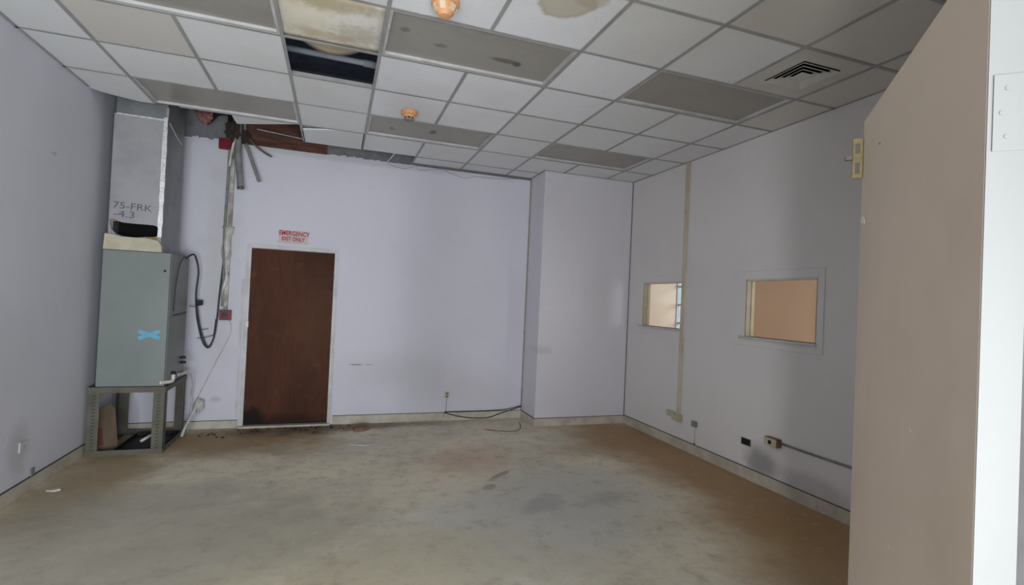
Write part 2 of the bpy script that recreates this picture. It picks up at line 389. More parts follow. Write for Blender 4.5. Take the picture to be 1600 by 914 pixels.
def glass_mat():
    m = D.materials.new('clear_window_glass'); m.use_nodes = True; t = m.node_tree; n = t.nodes; n.clear()
    out = n.new('ShaderNodeOutputMaterial'); mx = n.new('ShaderNodeMixShader'); tr = n.new('ShaderNodeBsdfTransparent')
    gl = n.new('ShaderNodeBsdfGlossy'); gl.inputs['Roughness'].default_value = 0.03; lw = n.new('ShaderNodeLayerWeight'); lw.inputs[0].default_value = 0.5
    pw = n.new('ShaderNodeMath'); pw.operation = 'POWER'; pw.inputs[1].default_value = 4; t.links.new(lw.outputs['Facing'], pw.inputs[0])
    fr = n.new('ShaderNodeMapRange'); fr.inputs[3].default_value = 0.03; fr.inputs[4].default_value = 0.7; t.links.new(pw.outputs[0], fr.inputs[0])
    tr.inputs[0].default_value = (0.95, 0.97, 0.96, 1)
    t.links.new(fr.outputs[0], mx.inputs[0]); t.links.new(tr.outputs[0], mx.inputs[1]); t.links.new(gl.outputs[0], mx.inputs[2]); t.links.new(mx.outputs[0], out.inputs[0])
    return m
M['glass'] = glass_mat()

def text(name, body, size, loc, rot, mat, parent=None, extr=0.0008, sx=1.0, align='CENTER', shear=0.0, bold=0.0):
    cu = D.curves.new(name, 'FONT'); cu.body = body; cu.size = size; cu.extrude = extr; cu.align_x = align; cu.align_y = 'CENTER'; cu.resolution_u = 3
    cu.offset = bold; cu.shear = shear
    t = D.objects.new(name+'_tmp', cu); COL.objects.link(t)
    dg = bpy.context.evaluated_depsgraph_get()
    me = D.meshes.new_from_object(t.evaluated_get(dg)); me.name = name
    D.objects.remove(t); D.curves.remove(cu)
    me.materials.clear(); me.materials.append(mat)
    from mathutils import Euler
    X = Matrix.Translation(loc) @ Euler(rot).to_matrix().to_4x4() @ Matrix.Diagonal((sx, 1, 1, 1))
    me.transform(X)
    o = D.objects.new(name, me); COL.objects.link(o)
    if parent is not None:
        o.parent = parent
        o.matrix_parent_inverse = Matrix.Translation(-Vector(parent.location)) if parent.type == 'EMPTY' else Matrix()
    return o
def S(name, bm, mat, parent=None):
    o = obj(name, bm, mat, parent)
    if parent is None: o['kind'] = 'structure'
    return o

# ================================================================== ROOM SHELL
S('floor', bx(XL-0.2, -3.0, -0.12, 6.2, 8.0, 0.0), M['floor'])
S('wall_left', bx(XL-0.15, FY0, 0, XL, YB+0.15, TOP), M['wall_left'])
# back wall with the doorway
DX0, DX1, DZ = -0.905, -0.020, 2.008
bm = B()
box(bm, XL, YB, 0, DX0-0.01, YB+0.15, 3.155); box(bm, DX1+0.01, YB, 0, XR, YB+0.15, 3.155); box(bm, DX0-0.01, YB, DZ+0.01, DX1+0.01, YB+0.15, 3.155)
wb = S('wall_back', bm, M['wall_back'])
obj('bare_upper_wall', bx(XL, YB+0.012, 3.155, XR, YB+0.15, TOP), M['upper'], wb)
obj('upper_plywood_board', bx(-1.12, YB-0.012, 3.150, -0.17, YB+0.01, 3.75), M['ply'], wb)
# chipped paint edge along the top of the back wall
bm = B(); rr = random.Random(3); x = -1.55
while x < 0.85:
    ww = rr.uniform(0.03, 0.12); hh = rr.uniform(0.002, 0.028)
    prism(bm, [(x, 3.154), (x+ww, 3.154), (x+ww*rr.uniform(.5, .9), 3.155+hh), (x+ww*rr.uniform(.1, .4), 3.155+hh*rr.uniform(.4, 1))], 'y', YB+0.004, YB+0.03); x += ww*rr.uniform(.8, 1.3)
tag(obj('chipped_paint_edge', bm, M['wall_back'], wb), kind='stuff')
# corner chase
S('wall_corner', bx(XC, YC, 0, XR-0.010, YB, TOP), M['wall_corner'])
S('corner_gap_strip', bx(XR-0.010, YC-0.003, 0.09, XR-0.001, YC+0.01, H), M['gap_shade'])  # dark strip painting the shade of the open corner joint
S('trim_2', bx(XC-0.014, YB-0.012, 0.10, XC-0.001, YB-0.001, H), M['gap_shade2'])
S('trim_3', bx(-0.987, YB-0.010, 0.11, -0.965, YB-0.001, 1.65), M['trimw'])
# right wall with two openings
W1 = (4.74, 5.505, 1.312, 1.846); W2 = (3.05, 3.81, 1.312, 1.848); XT = XR+0.085
bm = B()
ys = [FY0, W2[0], W2[1], W1[0], W1[1], YB+0.15]
for i in range(5):
    if i in (1, 3):
        box(bm, XR, ys[i], 0, XT, ys[i+1], W1[2]); box(bm, XR, ys[i], W1[3], XT, ys[i+1], TOP)
    else: box(bm, XR, ys[i], 0, XT, ys[i+1], TOP)
S('wall_right', bm, M['wall_right'])
# front wall (the camera stands in its double doorway); glazed light to the left
WL = (-1.95, -0.83, 0.15, 2.95)
bm = B()
box(bm, XL, FY0, 0, WL[0], FY1, TOP); box(bm, WL[0], FY0, 0, WL[1], FY1, WL[2]); box(bm, WL[0], FY0, WL[3], WL[1], FY1, TOP)
box(bm, WL[1], FY0, 0, -0.80, FY1, TOP); box(bm, -0.80, FY0, 2.95, 0.965, FY1, TOP); box(bm, 0.965, FY0, 0, XR, FY1, TOP)
S('wall_front', bm, M['wall_right'])
w4 = thing('window_4', (-1.45, 0.4, WL[2]), kind='structure')  # unseen window, enlarged so more light reaches the room
bm = B()
box(bm, WL[0], 0.37, WL[2], WL[0]+0.05, 0.43, WL[3]); box(bm, WL[1]-0.03, 0.37, WL[2], WL[1], 0.43, WL[3])
box(bm, WL[0]+0.05, 0.37, WL[2], WL[1]-0.03, 0.43, WL[2]+0.05); box(bm, WL[0]+0.05, 0.37, WL[3]-0.05, WL[1]-0.03, 0.43, WL[3])
obj('window_frame', bm, M['trimw'], w4); obj('pane', bx(WL[0]+0.05, 0.397, WL[2]+0.05, WL[1]-0.03, 0.403, WL[3]-0.05), M['glass'], w4)
w5 = thing('added_transom', (0.08, 0.4, 2.19), kind='structure')  # transom added above the doorway to let in more light
bm = B(); box(bm, -0.80, 0.37, 2.19, -0.77, 0.43, 2.95); box(bm, 0.925, 0.37, 2.19, 0.965, 0.43, 2.95); box(bm, -0.76, 0.37, 2.19, 0.925, 0.43, 2.23); box(bm, -0.76, 0.37, 2.91, 0.925, 0.43, 2.95)
obj('window_frame', bm, M['trimw'], w5); obj('pane', bx(-0.76, 0.397, 2.23, 0.925, 0.403, 2.91), M['glass'], w5)
# roof deck above the hung ceiling
S('ceiling_deck', bx(XL-0.15, FY0, TOP, XT, YB+0.15, TOP+0.12), M['deck'])

# baseboards
def baseb(name, x0, y0, x1, y1, h=0.10):
    o = S(name, bx(x0, y0, 0, x1, y1, h, 0.003), M['base'])
    obj('dark_top_edge', bx(x0, y0, h-0.001, x1, y1, h+0.004), M['base_edge'], o)  # thin dark line along the top edge
    return o
baseb('baseboard_left', XL, FY1, XL+0.014, YB)
baseb('baseboard_back_left', XL+0.014, YB-0.014, DX0-0.055, YB, 0.085)
baseb('baseboard_back', DX1+0.055, YB-0.014, XC, YB)
baseb('baseboard_corner_side', XC-0.014, YC, XC, YB-0.014)
baseb('baseboard_corner', XC-0.014, YC-0.014, XR-0.014, YC)
baseb('baseboard_right', XR-0.014, FY1, XR, YC, 0.105)

# ================================================================== CEILING
ceil = thing('ceiling', (0, 0, H), kind='structure')
def loc_obj(name, bm, mat, parent): return obj(name, bm, mat, parent)
# light panels: (first column, first row); each two modules wide
lights = {(1, -1): 'grey unlit ceiling light panel at the top left, beside the water-stained bulging tile',
          (4, -1): 'grey unlit ceiling light panel with dark spots, between the two smoke detectors',
          (7, -1): 'grey unlit ceiling light panel next to the square air vent',
          (1, 2): 'grey unlit ceiling light panel above the air duct, bordering the open ceiling',
          (4, 2): 'grey unlit ceiling light panel just behind the far smoke detector',
          (7, 2): 'grey unlit ceiling light panel nearest the boxed-out wall corner'}
lit_cells = {(k+d, r) for (k, r) in lights for d in (0, 1)}
open_cells = {(3, 0), (0, 3), (1, 3), (2, 3), (0, 4), (1, 4), (2, 4), (3, 4), (4, 4)}
special = {(3, -1): 'wet', (5, -2): 'ring', (3, 3): 'slip', (8, -2): 'vent', (0, 2): 'bent'}
R0, R1 = -5, 5
def cell_bounds(k, r):
    x0, x1 = max(gx(k), XL), min(gx(k+1), XR); y0, y1 = max(gy(r), FY1), min(gy(r+1), YB)
    if k >= 0 and (x0 >= XC-0.3) and y1 > YC and x0 >= XC-0.001: y1 = min(y1, YC)
    return x0, x1, y0, y1
tan_cells = {(1, 0), (8, -3), (9, -3), (9, -2), (8, -4), (7, -3), (9, -1)}  # one beige tile at left, the others carry the painted door shade
proto = {}
for r in range(R0, R1):
    for k in range(0, 10):
        if (k, r) in lit_cells or (k, r) in open_cells: continue
        x0, x1, y0, y1 = cell_bounds(k, r)
        if y0 >= YC and x0 < XC < x1: x1 = XC
        if x1-x0 < 0.02 or y1-y0 < 0.02: continue
        if special.get((k, r)) in ('vent', 'wet', 'slip', 'bent'): continue
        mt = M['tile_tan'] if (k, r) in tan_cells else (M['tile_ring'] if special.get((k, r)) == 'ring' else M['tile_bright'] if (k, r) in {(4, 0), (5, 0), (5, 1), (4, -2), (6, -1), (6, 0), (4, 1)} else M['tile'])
        # tiles that run into the chase are notched
        if x0 < XC < x1 and y1 > YC > y0:
            bm = prism(B(), [(x0, y0), (x1, y0), (x1, YC), (XC, YC), (XC, y1), (x0, y1)], 'z', H+0.001, H+0.016)
            obj('ceiling_tile', bm, mt, ceil); continue
        key = (round(x1-x0, 3), round(y1-y0, 3), mt.name)
        cx, cy = (x0+x1)/2, (y0+y1)/2
        if key not in proto:
            hx, hy = (x1-x0)/2-0.003, (y1-y0)/2-0.003
            o = obj('ceiling_tile', bx(-hx, -hy, 0.001, hx, hy, 0.016, 0.002), mt, ceil); o.matrix_parent_inverse = Matrix()
            o.location = (cx, cy, 0); proto[key] = o
        else: copy(proto[key], ceil, (cx, cy, 0))
# the water-damaged, bulging tile
def sheet(bm, x0, y0, x1, y1, n, zf, th):
    vs = [[[bm.verts.new((x0+(x1-x0)*i/n, y0+(y1-y0)*j/n, zf(i/n, j/n)+t)) for j in range(n+1)] for i in range(n+1)] for t in (0, th)]
    for t in (0, 1):
        for i in range(n):
            for j in range(n):
                f = (vs[t][i][j], vs[t][i+1][j], vs[t][i+1][j+1], vs[t][i][j+1]); bm.faces.new(f if t else f[::-1])
    for i in range(n):
        for a, b in (((i, 0), (i+1, 0)), ((i, n), (i+1, n)), ((0, i), (0, i+1)), ((n, i), (n, i+1))):
            bm.faces.new((vs[0][a[0]][a[1]], vs[0][b[0]][b[1]], vs[1][b[0]][b[1]], vs[1][a[0]][a[1]]))
    return bm
def wetz(u, v): return H+0.001-0.022*math.sin(math.pi*u)*math.sin(math.pi*v)-0.004*math.sin(9*u+4*v)*math.sin(7*v+1)*math.sin(math.pi*u)*math.sin(math.pi*v)
o = obj('ceiling_tile', sheet(B(), gx(3)+0.012, gy(-1)+0.012, gx(4)-0.012, gy(0)-0.012, 12, wetz, 0.02), M['tile_wet'], ceil, True)
o['label'] = 'bulging water-stained yellow ceiling tile beside the dark hole'
# the tile that slipped off its bar
bm = B(); bm2 = prism(bm, [(gx(3)+0.003, gy(3)+0.16), (gx(3)+0.36, gy(3)+0.012), (gx(4)-0.003, gy(3)+0.003), (gx(4)-0.003, gy(4)-0.003), (gx(3)+0.003, gy(4)-0.003)], 'z', H-0.004, H+0.012)
obj('ceiling_tile', bm2, M['tile'], ceil)
obj('ceiling_tile', prism(B(), [(gx(3)+0.003, gy(3)), (gx(3)+0.45, gy(3)), (gx(3)+0.36, gy(3)+0.03), (gx(3)+0.003, gy(3)+0.20)], 'z', H+0.020, H+0.034), M['grid'], ceil)
# broken remnant along the light panel at the open edge
obj('ceiling_tile', prism(B(), [(gx(2)-0.0, gy(3)+0.01), (gx(3)-0.03, gy(3)+0.01), (gx(3)-0.05, gy(3)+0.035), (gx(2)+0.25, gy(3)+0.19), (gx(2)+0.0, gy(3)+0.30)], 'z', H+0.003, H+0.018), M['tile'], ceil)
# tile cut round beside the left wall
P = [(XL+0.003, gy(2)+0.003), (gx(1)-0.003, gy(2)+0.003), (gx(1)-0.003, gy(3)+0.02), (gx(1)-0.12, gy(3)+0.025), (gx(1)-0.24, gy(3)-0.03), (XL+0.07, gy(3)-0.09), (XL+0.003, gy(3)-0.16)]
obj('ceiling_tile', prism(B(), P, 'z', H+0.001, H+0.016), M['tile'], ceil)
# tee bars
BW, BT = 0.012, 0.004
def bar(x0, y0, x1, y1):
    if abs(x1-x0) < 0.02 and abs(y1-y0) < 0.02: return
    bm = B()
    if y0 == y1: box(bm, x0, y0-BW, H-BT, x1, y0+BW, H+0.0005); box(bm, x0, y0-0.001, H, x1, y0+0.001, H+0.03)
    else: box(bm, x0-BW, y0, H-BT, x0+BW, y1, H+0.0005); box(bm, x0-0.001, y0, H, x0+0.001, y1, H+0.03)
    obj('tee_bar', bm, M['grid'], ceil)
for r in range(-4, 5):
    y = gy(r); xa, xb = XL, XR
    if r == 4: xa, xb = gx(5), XC
    if r == 3: xa = XL+0.62
    bar(xa, y, xb, y)
for k in range(1, 10):
    for r in range(R0, 5):
        if (k, r) in lit_cells and (k-1, r) in lit_cells and (k-1, r) in lights: continue
        if (k, r) in open_cells and (k-1, r) in open_cells: continue
        if r == 3 and k in (1, 2): continue
        y0, y1 = max(gy(r), FY1), min(gy(r+1), YB)
        if gx(k) > XC: y1 = min(y1, YC)
        if y1-y0 > 0.03: bar(gx(k), y0+BW, gx(k), y1-BW if r < 4 and y1 == gy(r+1) else y1)
# wall angles
def angle(x0, y0, x1, y1, m='grid'): obj('wall_angle', bx(x0, y0, H-0.004, x1, y1, H+0.022), M[m], ceil)
angle(XL, FY1, XL+0.02, gy(3)-0.2); angle(XR-0.02, FY1, XR, YC-0.02); angle(XC, YC-0.02, XR, YC); angle(gx(5), YB-0.02, XC-0.02, YB)
angle(XC-0.02, YC-0.02, XC, YB)
# hanging wire of the grid
# light panels
for (k, r), lab in lights.items():
    t = thing('ceiling_light', (gx(k+1), gy(r+.5), H), lab, 'ceiling light', 'recessed light panels in the ceiling')
    x0, x1, y0, y1 = gx(k)+BW, gx(k+2)-BW, gy(r)+BW, gy(r+1)-BW
    bm = B(); e = 0.018
    for (a, b_, c, d) in ((x0, y0, x1, y0+e), (x0, y1-e, x1, y1), (x0, y0+e, x0+e, y1-e), (x1-e, y0+e, x1, y1-e)): box(bm, a, b_, H+0.001, c, d, H+0.055)
    obj('frame', bm, M['trimw'], t)
    obj('diffuser', bx(x0+e, y0+e, H+0.020, x1-e, y1-e, H+0.026), M['diffuser'], t)
    obj('housing', bx(x0+e, y0+e, H+0.05, x1-e, y1-e, H+0.13), M['upper'], t)
# things seen through the dark hole
t = obj('plenum_pipe', tube(B(), [(XL-0.002, 4.34, H+0.28), (XR+0.002, 4.34, H+0.22)], 0.024, 14, False), M['bluepipe'], None, True)
tag(t, 'blue-grey pipe crossing above the dark hole in the ceiling', 'pipe')
obj('coupling', tube(B(), [(0.13, 4.34, H+0.257), (0.24, 4.34, H+0.255)], 0.030, 14, False), M['bluepipe'], t, True)
def sagz(u, v): return H+0.030+0.075*(2*u-1)**2
t = obj('loose_ceiling_tile', sheet(B(), gx(3)+0.08, gy(0)-0.30, gx(4)-0.10, gy(0)+0.215, 10, sagz, 0.014), M['oldtan'], None, True)
tag(t, 'sagging loose tile lying above the front edge of the dark ceiling hole', 'ceiling tile')

# air vent
t = thing('air_vent', (gx(8.5), gy(-1.5), H), 'square stepped air vent with black slots set in the ceiling near the open door', 'air vent')
vx, vy = 2.960, 2.650; hs = 0.165
xx0, xx1, yy0, yy1 = gx(8)+0.004, gx(9)-0.004, gy(-2)+0.004, gy(-1)-0.004
bm = plate_with_hole(B(), [(xx0, yy0), (xx1, yy0), (xx1, yy1), (xx0, yy1)], [(vx-hs, vy-hs), (vx+hs, vy-hs), (vx+hs, vy+hs), (vx-hs, vy+hs)], 'z', H+0.001, H+0.005)
obj('face_plate', bm, M['vent'], t)
obj('throat', bx(vx-hs, vy-hs, H+0.09, vx+hs, vy+hs, H+0.10), M['slot'], t)
bm = B()
for (a, b_, c, d) in ((-1, -1, -.97, 1), (.97, -1, 1, 1), (-.97, -1, .97, -.97), (-.97, .97, .97, 1)): box(bm, vx+a*hs, vy+b_*hs, H+0.005, vx+c*hs, vy+d*hs, H+0.09)
obj('collar', bm, M['slot'], t)
for i, (so, si) in enumerate(((0.161, 0.125), (0.125, 0.089), (0.089, 0.053))):
    bm = B(); zo, zi = H-0.008, H+0.010
    for (dx, dy) in ((1, 0), (-1, 0), (0, 1), (0, -1)):
        q = [(so, -so, zo), (so, so, zo), (si, si, zi), (si, -si, zi)]
        if True:
            V_ = []
            for dz in (0, 0.0025):
                V_.append([bm.verts.new((vx+(a*dx-b_*dy), vy+(a*dy+b_*dx), z+dz)) for a, b_, z in q])
            bm.faces.new(V_[0]); bm.faces.new(V_[1][::-1])
            for a in range(4): bm.faces.new((V_[0][a], V_[0][(a+1) % 4], V_[1][(a+1) % 4], V_[1][a]))
    obj('louvre', bm, M['vent'], t)
obj('louvre', bx(vx-0.053, vy-0.053, H-0.008, vx+0.053, vy+0.053, H-0.005), M['vent'], t)

# smoke detectors
def detector(x, y, s, label, long=False):
    t = thing('smoke_detector', (x, y, H), label, 'smoke detector', 'smoke detectors on the ceiling')
    if not long:
        obj('base', lathe(B(), [(0.073*s, 0), (0.073*s, -0.020*s), (0.066*s, -0.030*s), (0.052*s, -0.036*s), (0.049*s, -0.054*s)], x, y, H-0.004), M['peach'], t, False)
        obj('sensing_slot', lathe(B(), [(0.044*s, -0.0545*s), (0.044*s, -0.067*s)], x, y, H-0.004), M['black'], t)
        for k in range(8):
            a = k*math.pi/4+0.2; c_, s_ = math.cos(a), math.sin(a)
            obj('rib', bx(-0.004, -0.004, -0.067*s, 0.004, 0.004, -0.055*s, 0, Matrix.Translation((x+0.044*s*c_, y+0.044*s*s_, H-0.004))), M['peach'], t)
        obj('cap', lathe(B(), [(0.046*s, -0.066*s), (0.044*s, -0.074*s), (0.030*s, -0.080*s), (0.006, -0.082*s)], x, y, H-0.004), M['insul'], t)
    else:
        obj('base', lathe(B(), [(0.078*s, 0), (0.078*s, -0.025*s), (0.070*s, -0.030*s)], x, y, H-0.004), M['peach'], t)
        obj('cone', lathe(B(), [(0.066*s, -0.030*s), (0.060*s, -0.050*s), (0.040*s, -0.078*s), (0.034*s, -0.088*s), (0.012*s, -0.092*s)], x, y, H-0.004), M['peach'], t)
        for k in range(6):
            a = k*math.pi/3+0.1; c_, s_ = math.cos(a), math.sin(a)
            mt = Matrix.Translation((x+0.056*s*c_, y+0.056*s*s_, H-0.055*s)) @ Matrix.Rotation(a, 4, 'Z') @ Matrix.Rotation(0.62, 4, 'Y')
            obj('grille_window', bx(-0.003, -0.016*s, -0.018*s, 0.003, 0.016*s, 0.018*s, 0.001, mt), M['peach2'], t)
detector(0.545, 4.56, 1.0, 'small yellowed smoke detector on the ceiling tile in front of the far light panel')
detector(0.495, 2.76, 1.0, 'yellowed cone smoke detector cut off by the top edge of the photo', True)

# ================================================================== BACK DOOR
d1 = thing('door_1', ((DX0+DX1)/2, YB, 0), kind='structure')
obj('door_leaf', bx(DX0+0.004, YB+0.012, 0.035, DX1-0.004, YB+0.055, DZ-0.004, 0.002), M['wood'], d1)
fw_ = 0.045
obj('door_frame', bx(DX0-fw_, YB-0.012, 0, DX0+0.002, YB+0.06, DZ+fw_), M['trimw'], d1)
obj('door_frame', bx(DX1-0.002, YB-0.012, 0, DX1+fw_*0.8, YB+0.06, DZ+fw_), M['trimw'], d1)
obj('door_frame', bx(DX0+0.002, YB-0.012, DZ, DX1-0.002, YB+0.06, DZ+fw_), M['trimw'], d1)
obj('threshold', bx(DX0-fw_, YB-0.06, 0, DX1+fw_*0.6, YB+0.06, 0.022, 0.004), M['base'], d1)
obj('strike_plate', bx(DX0-0.020, YB-0.016, 1.12, DX0+0.008, YB-0.010, 1.185, 0.001), M['pvc'], d1)
obj('dark_gap', bx(DX0+0.004, YB+0.02, 0.022, DX1-0.004, YB+0.05, 0.036), M['slot'], d1)
for k in range(3):
    z = 0.25+k*0.72
    obj('hinge', tube(B(), [(DX1-0.006, YB+0.004, z), (DX1-0.006, YB+0.004, z+0.09)], 0.007, 8, False), M['steel'], d1)
# sign above it
t = thing('exit_sign', (-0.485, YB, 2.165), 'faded red and white emergency exit sign above the brown door', 'sign')
obj('sign_board', bx(-0.640, YB-0.006, 2.100, -0.330, YB-0.001, 2.232, 0.001), M['sign'], t)
text('sign_lettering', 'EMERGENCY', 0.072, (-0.475, YB-0.007, 2.196), (math.pi/2, 0.02, 0), M['redtxt'], t, 0.001, 0.78, bold=0.0022)
text('sign_lettering', 'EXIT ONLY', 0.062, (-0.485, YB-0.007, 2.132), (math.pi/2, 0.02, 0), M['redtxt'], t, 0.001, 0.78, bold=0.0022)
obj('torn_edge_strip', bx(-0.655, YB-0.012, 2.082, -0.345, YB-0.001, 2.098, 0.001), M['sign'], t)
obj('bright_clip', bx(-0.338, YB-0.016, 2.088, -0.312, YB-0.002, 2.100, 0.001), M['pvc'], t)

# ================================================================== NEAR DOOR (open, on the right)
N = Vector((0.884, 0.472, 0)); F = Vector((1.439, 1.067, 0)); dv = (F-N).normalized(); nv = Vector((dv.y, -dv.x, 0)); LW = (F-N).length
XD = Matrix(((dv.x, nv.x, 0, N.x), (dv.y, nv.y, 0, N.y), (0, 0, 1, 0), (0, 0, 0, 1)))   # local: x along leaf, y through thickness (away from the room)
d2 = thing('door_2', N, kind='structure')
obj('door_leaf', bx(0.0015, 0, 0.012, LW, 0.048, 2.123, 0.0015, XD), M['leaf'], d2)
obj('white_hinge_edge', bx(-0.0015, 0.0005, 0.012, 0.0015, 0.0475, 2.123, 0, XD), M['edgew'], d2)
for z in (1.80, 0.95, 0.20):
    bm = bx(-0.0035, 0.006, z, -0.0015, 0.050, z+0.111, 0.0006, XD)
    h = obj('hinge_leaf', bm, M['edgew'], d2)
    tube(bm := B(), [XD @ Vector((-0.004, 0.053, z)), XD @ Vector((-0.004, 0.053, z+0.111))], 0.005, 10, False)
    obj('hinge_pin', bm, M['edgew'], h)
    bm = B()
    for a, b_ in ((0.022, 0.02), (0.016, 0.055), (0.022, 0.09)): tube(bm, [XD @ Vector((-0.0035, a, z+b_)), XD @ Vector((-0.0045, a, z+b_))], 0.0035, 8, False)
    obj('screw', bm, M['edgew'], h)
t = obj('latch_plate', bx(LW-0.010, -0.027, 1.955, LW-0.002, -0.0005, 2.072, 0.002, XD), M['brass'], d2)
obj('bolt_tongue', bx(LW-0.016, -0.046, 2.008, LW-0.004, -0.0275, 2.020, 0.001, XD), M['steel'], t)
obj('plate_recess', bx(LW-0.0112, -0.021, 1.968, LW-0.0102, -0.009, 2.000, 0.0002, XD), M['stand'], t)
obj('plate_recess', bx(LW-0.0112, -0.021, 2.028, LW-0.0102, -0.009, 2.056, 0.0002, XD), M['stand'], t)
obj('chipped_paint', prism(B(), [(0, 0), (.028, .006), (.046, .010), (.040, .022), (.018, .024), (.004, .014)], 'z', -0.001, 0.001), M['pvc'], d2)
o = D.objects['chipped_paint']; o.data.transform(XD @ Matrix.Translation((LW-0.052, -0.0004, 1.815)) @ Matrix.Rotation(math.pi/2, 4, 'X'))
for a, z in ((0.30, 1.33), (0.62, 2.0), (0.42, 1.05)):
    obj('paint_nick', prism(B(), [(-.008, 0), (0, -.003), (.009, .001), (.004, .005)], 'z', -0.0008, 0.0008), M['edgew'] if a > .6 else M['plaster'], d2).data.transform(XD @ Matrix.Translation((a, -0.0004, z)) @ Matrix.Rotation(math.pi/2, 4, 'X'))
obj('door_frame', bx(0.936, FY0-0.01, 0, 0.966, FY1+0.012, 2.19), M['upper'], d2)
obj('door_frame', bx(-0.80, FY0-0.01, 0, -0.761, FY1+0.012, 2.19), M['upper'], d2)
obj('door_frame', bx(-0.761, FY0-0.01, 2.15, 0.936, FY1+0.012, 2.19), M['upper'], d2)

# ================================================================== WINDOWS IN THE RIGHT WALL
def pass_window(name, W, cl, cr):
    y0, y1, z0, z1 = W; t = thing(name, (XR, (y0+y1)/2, z0), kind='structure'); ct, cb = 0.078, 0.085; p = 0.009
    obj('window_casing', bx(XR-p, y1, z0-cb, XR, y1+cl, z1+ct, 0.003), M['wall_right'], t)
    obj('window_casing', bx(XR-p, y0-cr, z0-cb, XR, y0, z1+ct, 0.003), M['wall_right'], t)
    obj('window_casing', bx(XR-p, y0, z1, XR, y1, z1+ct, 0.003), M['wall_right'], t)
    obj('window_casing', bx(XR-p, y0, z0-cb, XR, y1, z0-0.02, 0.003), M['wall_right'], t)
    obj('window_sill', bx(XR-0.04, y0-0.01, z0-0.02, XT, y1+0.05, z0, 0.003), M['trimw'], t)
    for (a, b_, c, d) in ((y1-0.014, z0, y1, z1), (y0, z0, y0+0.014, z1)): obj('jamb_liner', bx(XR-0.004, a, b_, XT+0.004, c, d), M['jamb'], t)
    obj('jamb_liner', bx(XR-0.004, y0+0.014, z1-0.014, XT+0.004, y1-0.014, z1), M['trimw'], t)
    bm = B(); xm = XR+0.045
    box(bm, xm, y0+0.014, z0, xm+0.010, y0+0.022, z1-0.014); box(bm, xm, y1-0.022, z0, xm+0.010, y1-0.014, z1-0.014)
    obj('glazing_bead', bm, M['jamb'], t)
    obj('pane', bx(xm+0.003, y0+0.014, z0, xm+0.008, y1-0.014, z1-0.014), M['glass'], t)
    return t
pass_window('window_1', W1, 0.24, 0.06)
pass_window('window_2', W2, 0.15, 0.06)
# ---- the side room behind them
X2, YS = 5.65, 7.5; WS = (6.35, 7.4995, 0.95, 2.25)
S('wall_side_room_back', bx(XT, YS, 0, X2+0.15, YS+0.12, 2.75), M['warm'])
bm = B(); box(bm, XT, 1.9, 0, 4.1, 2.0, 2.75); box(bm, 5.3, 1.9, 0, X2+0.15, 2.0, 2.75); box(bm, 4.1, 1.9, 0, 5.3, 2.0, 0.9); box(bm, 4.1, 1.9, 2.3, 5.3, 2.0, 2.75)  # unseen wall, its opening added to let the side room fill lamp in
S('wall_side_room_front', bm, M['warm'])
S('wall_side_room_near', bx(XT, YB+0.15, 0, XT+0.02, YS, 2.75), M['warm'])
bm = B(); box(bm, X2, 2.0, 0, X2+0.15, WS[0], 2.75); box(bm, X2, WS[0], 0, X2+0.15, WS[1], WS[2]); box(bm, X2, WS[0], WS[3], X2+0.15, WS[1], 2.75)
S('wall_side_room_outer', bm, M['warm'])
S('ceiling_side_room', bx(XT, 1.9, 2.75, X2+0.15, YS+0.12, 2.85), M['trimw'])
bm = B()
for yy in [2.0+0.4*i for i in range(14)]: pass
w3 = thing('window_3', (X2, (WS[0]+WS[1])/2, WS[2]), kind='structure')
for (a, b_, c, d) in ((WS[0], WS[2], WS[0]+0.05, WS[3]), (WS[1]-0.02, WS[2], WS[1], WS[3]), (WS[0]+.05, WS[2], WS[1]-.02, WS[2]+.05), (WS[0]+.05, WS[3]-.05, WS[1]-.02, WS[3])):
    obj('window_frame', bx(X2+0.03, a, b_, X2+0.10, c, d), M['trimw'], w3)
for z in (1.28, 1.60, 1.92): obj('glazing_bar', bx(X2+0.05, WS[0]+.05, z-0.018, X2+0.085, WS[1]-.02, z+0.018), M['trimw'], w3)
obj('pane', bx(X2+0.065, WS[0]+.05, WS[2]+.05, X2+0.07, WS[1]-.02, WS[3]-.05), M['glass'], w3)

# ================================================================== AIR HANDLER ON ITS STAND
SX0, SX1, SY0, SY1, SZ = -2.022, -1.440, 5.470, 6.180, 0.610
t = thing('equipment_stand', ((SX0+SX1)/2, (SY0+SY1)/2, 0), 'grey slotted steel stand carrying the air handler in the left corner', 'stand')
def leg(cx, cy, sx, sy):
    wd, th = 0.088, 0.006; bm = B()
    box(bm, min(cx, cx+sx*wd), min(cy, cy+sy*th), 0, max(cx, cx+sx*wd), max(cy, cy+sy*th), SZ)
    box(bm, min(cx, cx+sx*th), min(cy+sy*th, cy+sy*wd), 0, max(cx, cx+sx*th), max(cy+sy*th, cy+sy*wd), SZ)
    l = obj('leg', bm, M['stand'], t)
    bm = B(); z = 0.05
    while z < SZ-0.05:
        xa = cx+sx*0.045; box(bm, xa-0.014, cy-0.0008, z, xa+0.014, cy+th+0.0008, z+0.010)
        ya = cy+sy*0.045; box(bm, cx-0.0008 if sx > 0 else cx-th-0.0008, ya-0.014, z, cx+th+0.0008 if sx > 0 else cx+0.0008, ya+0.014, z+0.010)
        z += 0.030
    tag(obj('slot', bm, M['legslot'], l), kind='stuff')
leg(SX0, SY0, 1, 1); leg(SX1, SY0, -1, 1); leg(SX0, SY1-0.006, 1, -1); leg(SX1, SY1-0.006, -1, -1)
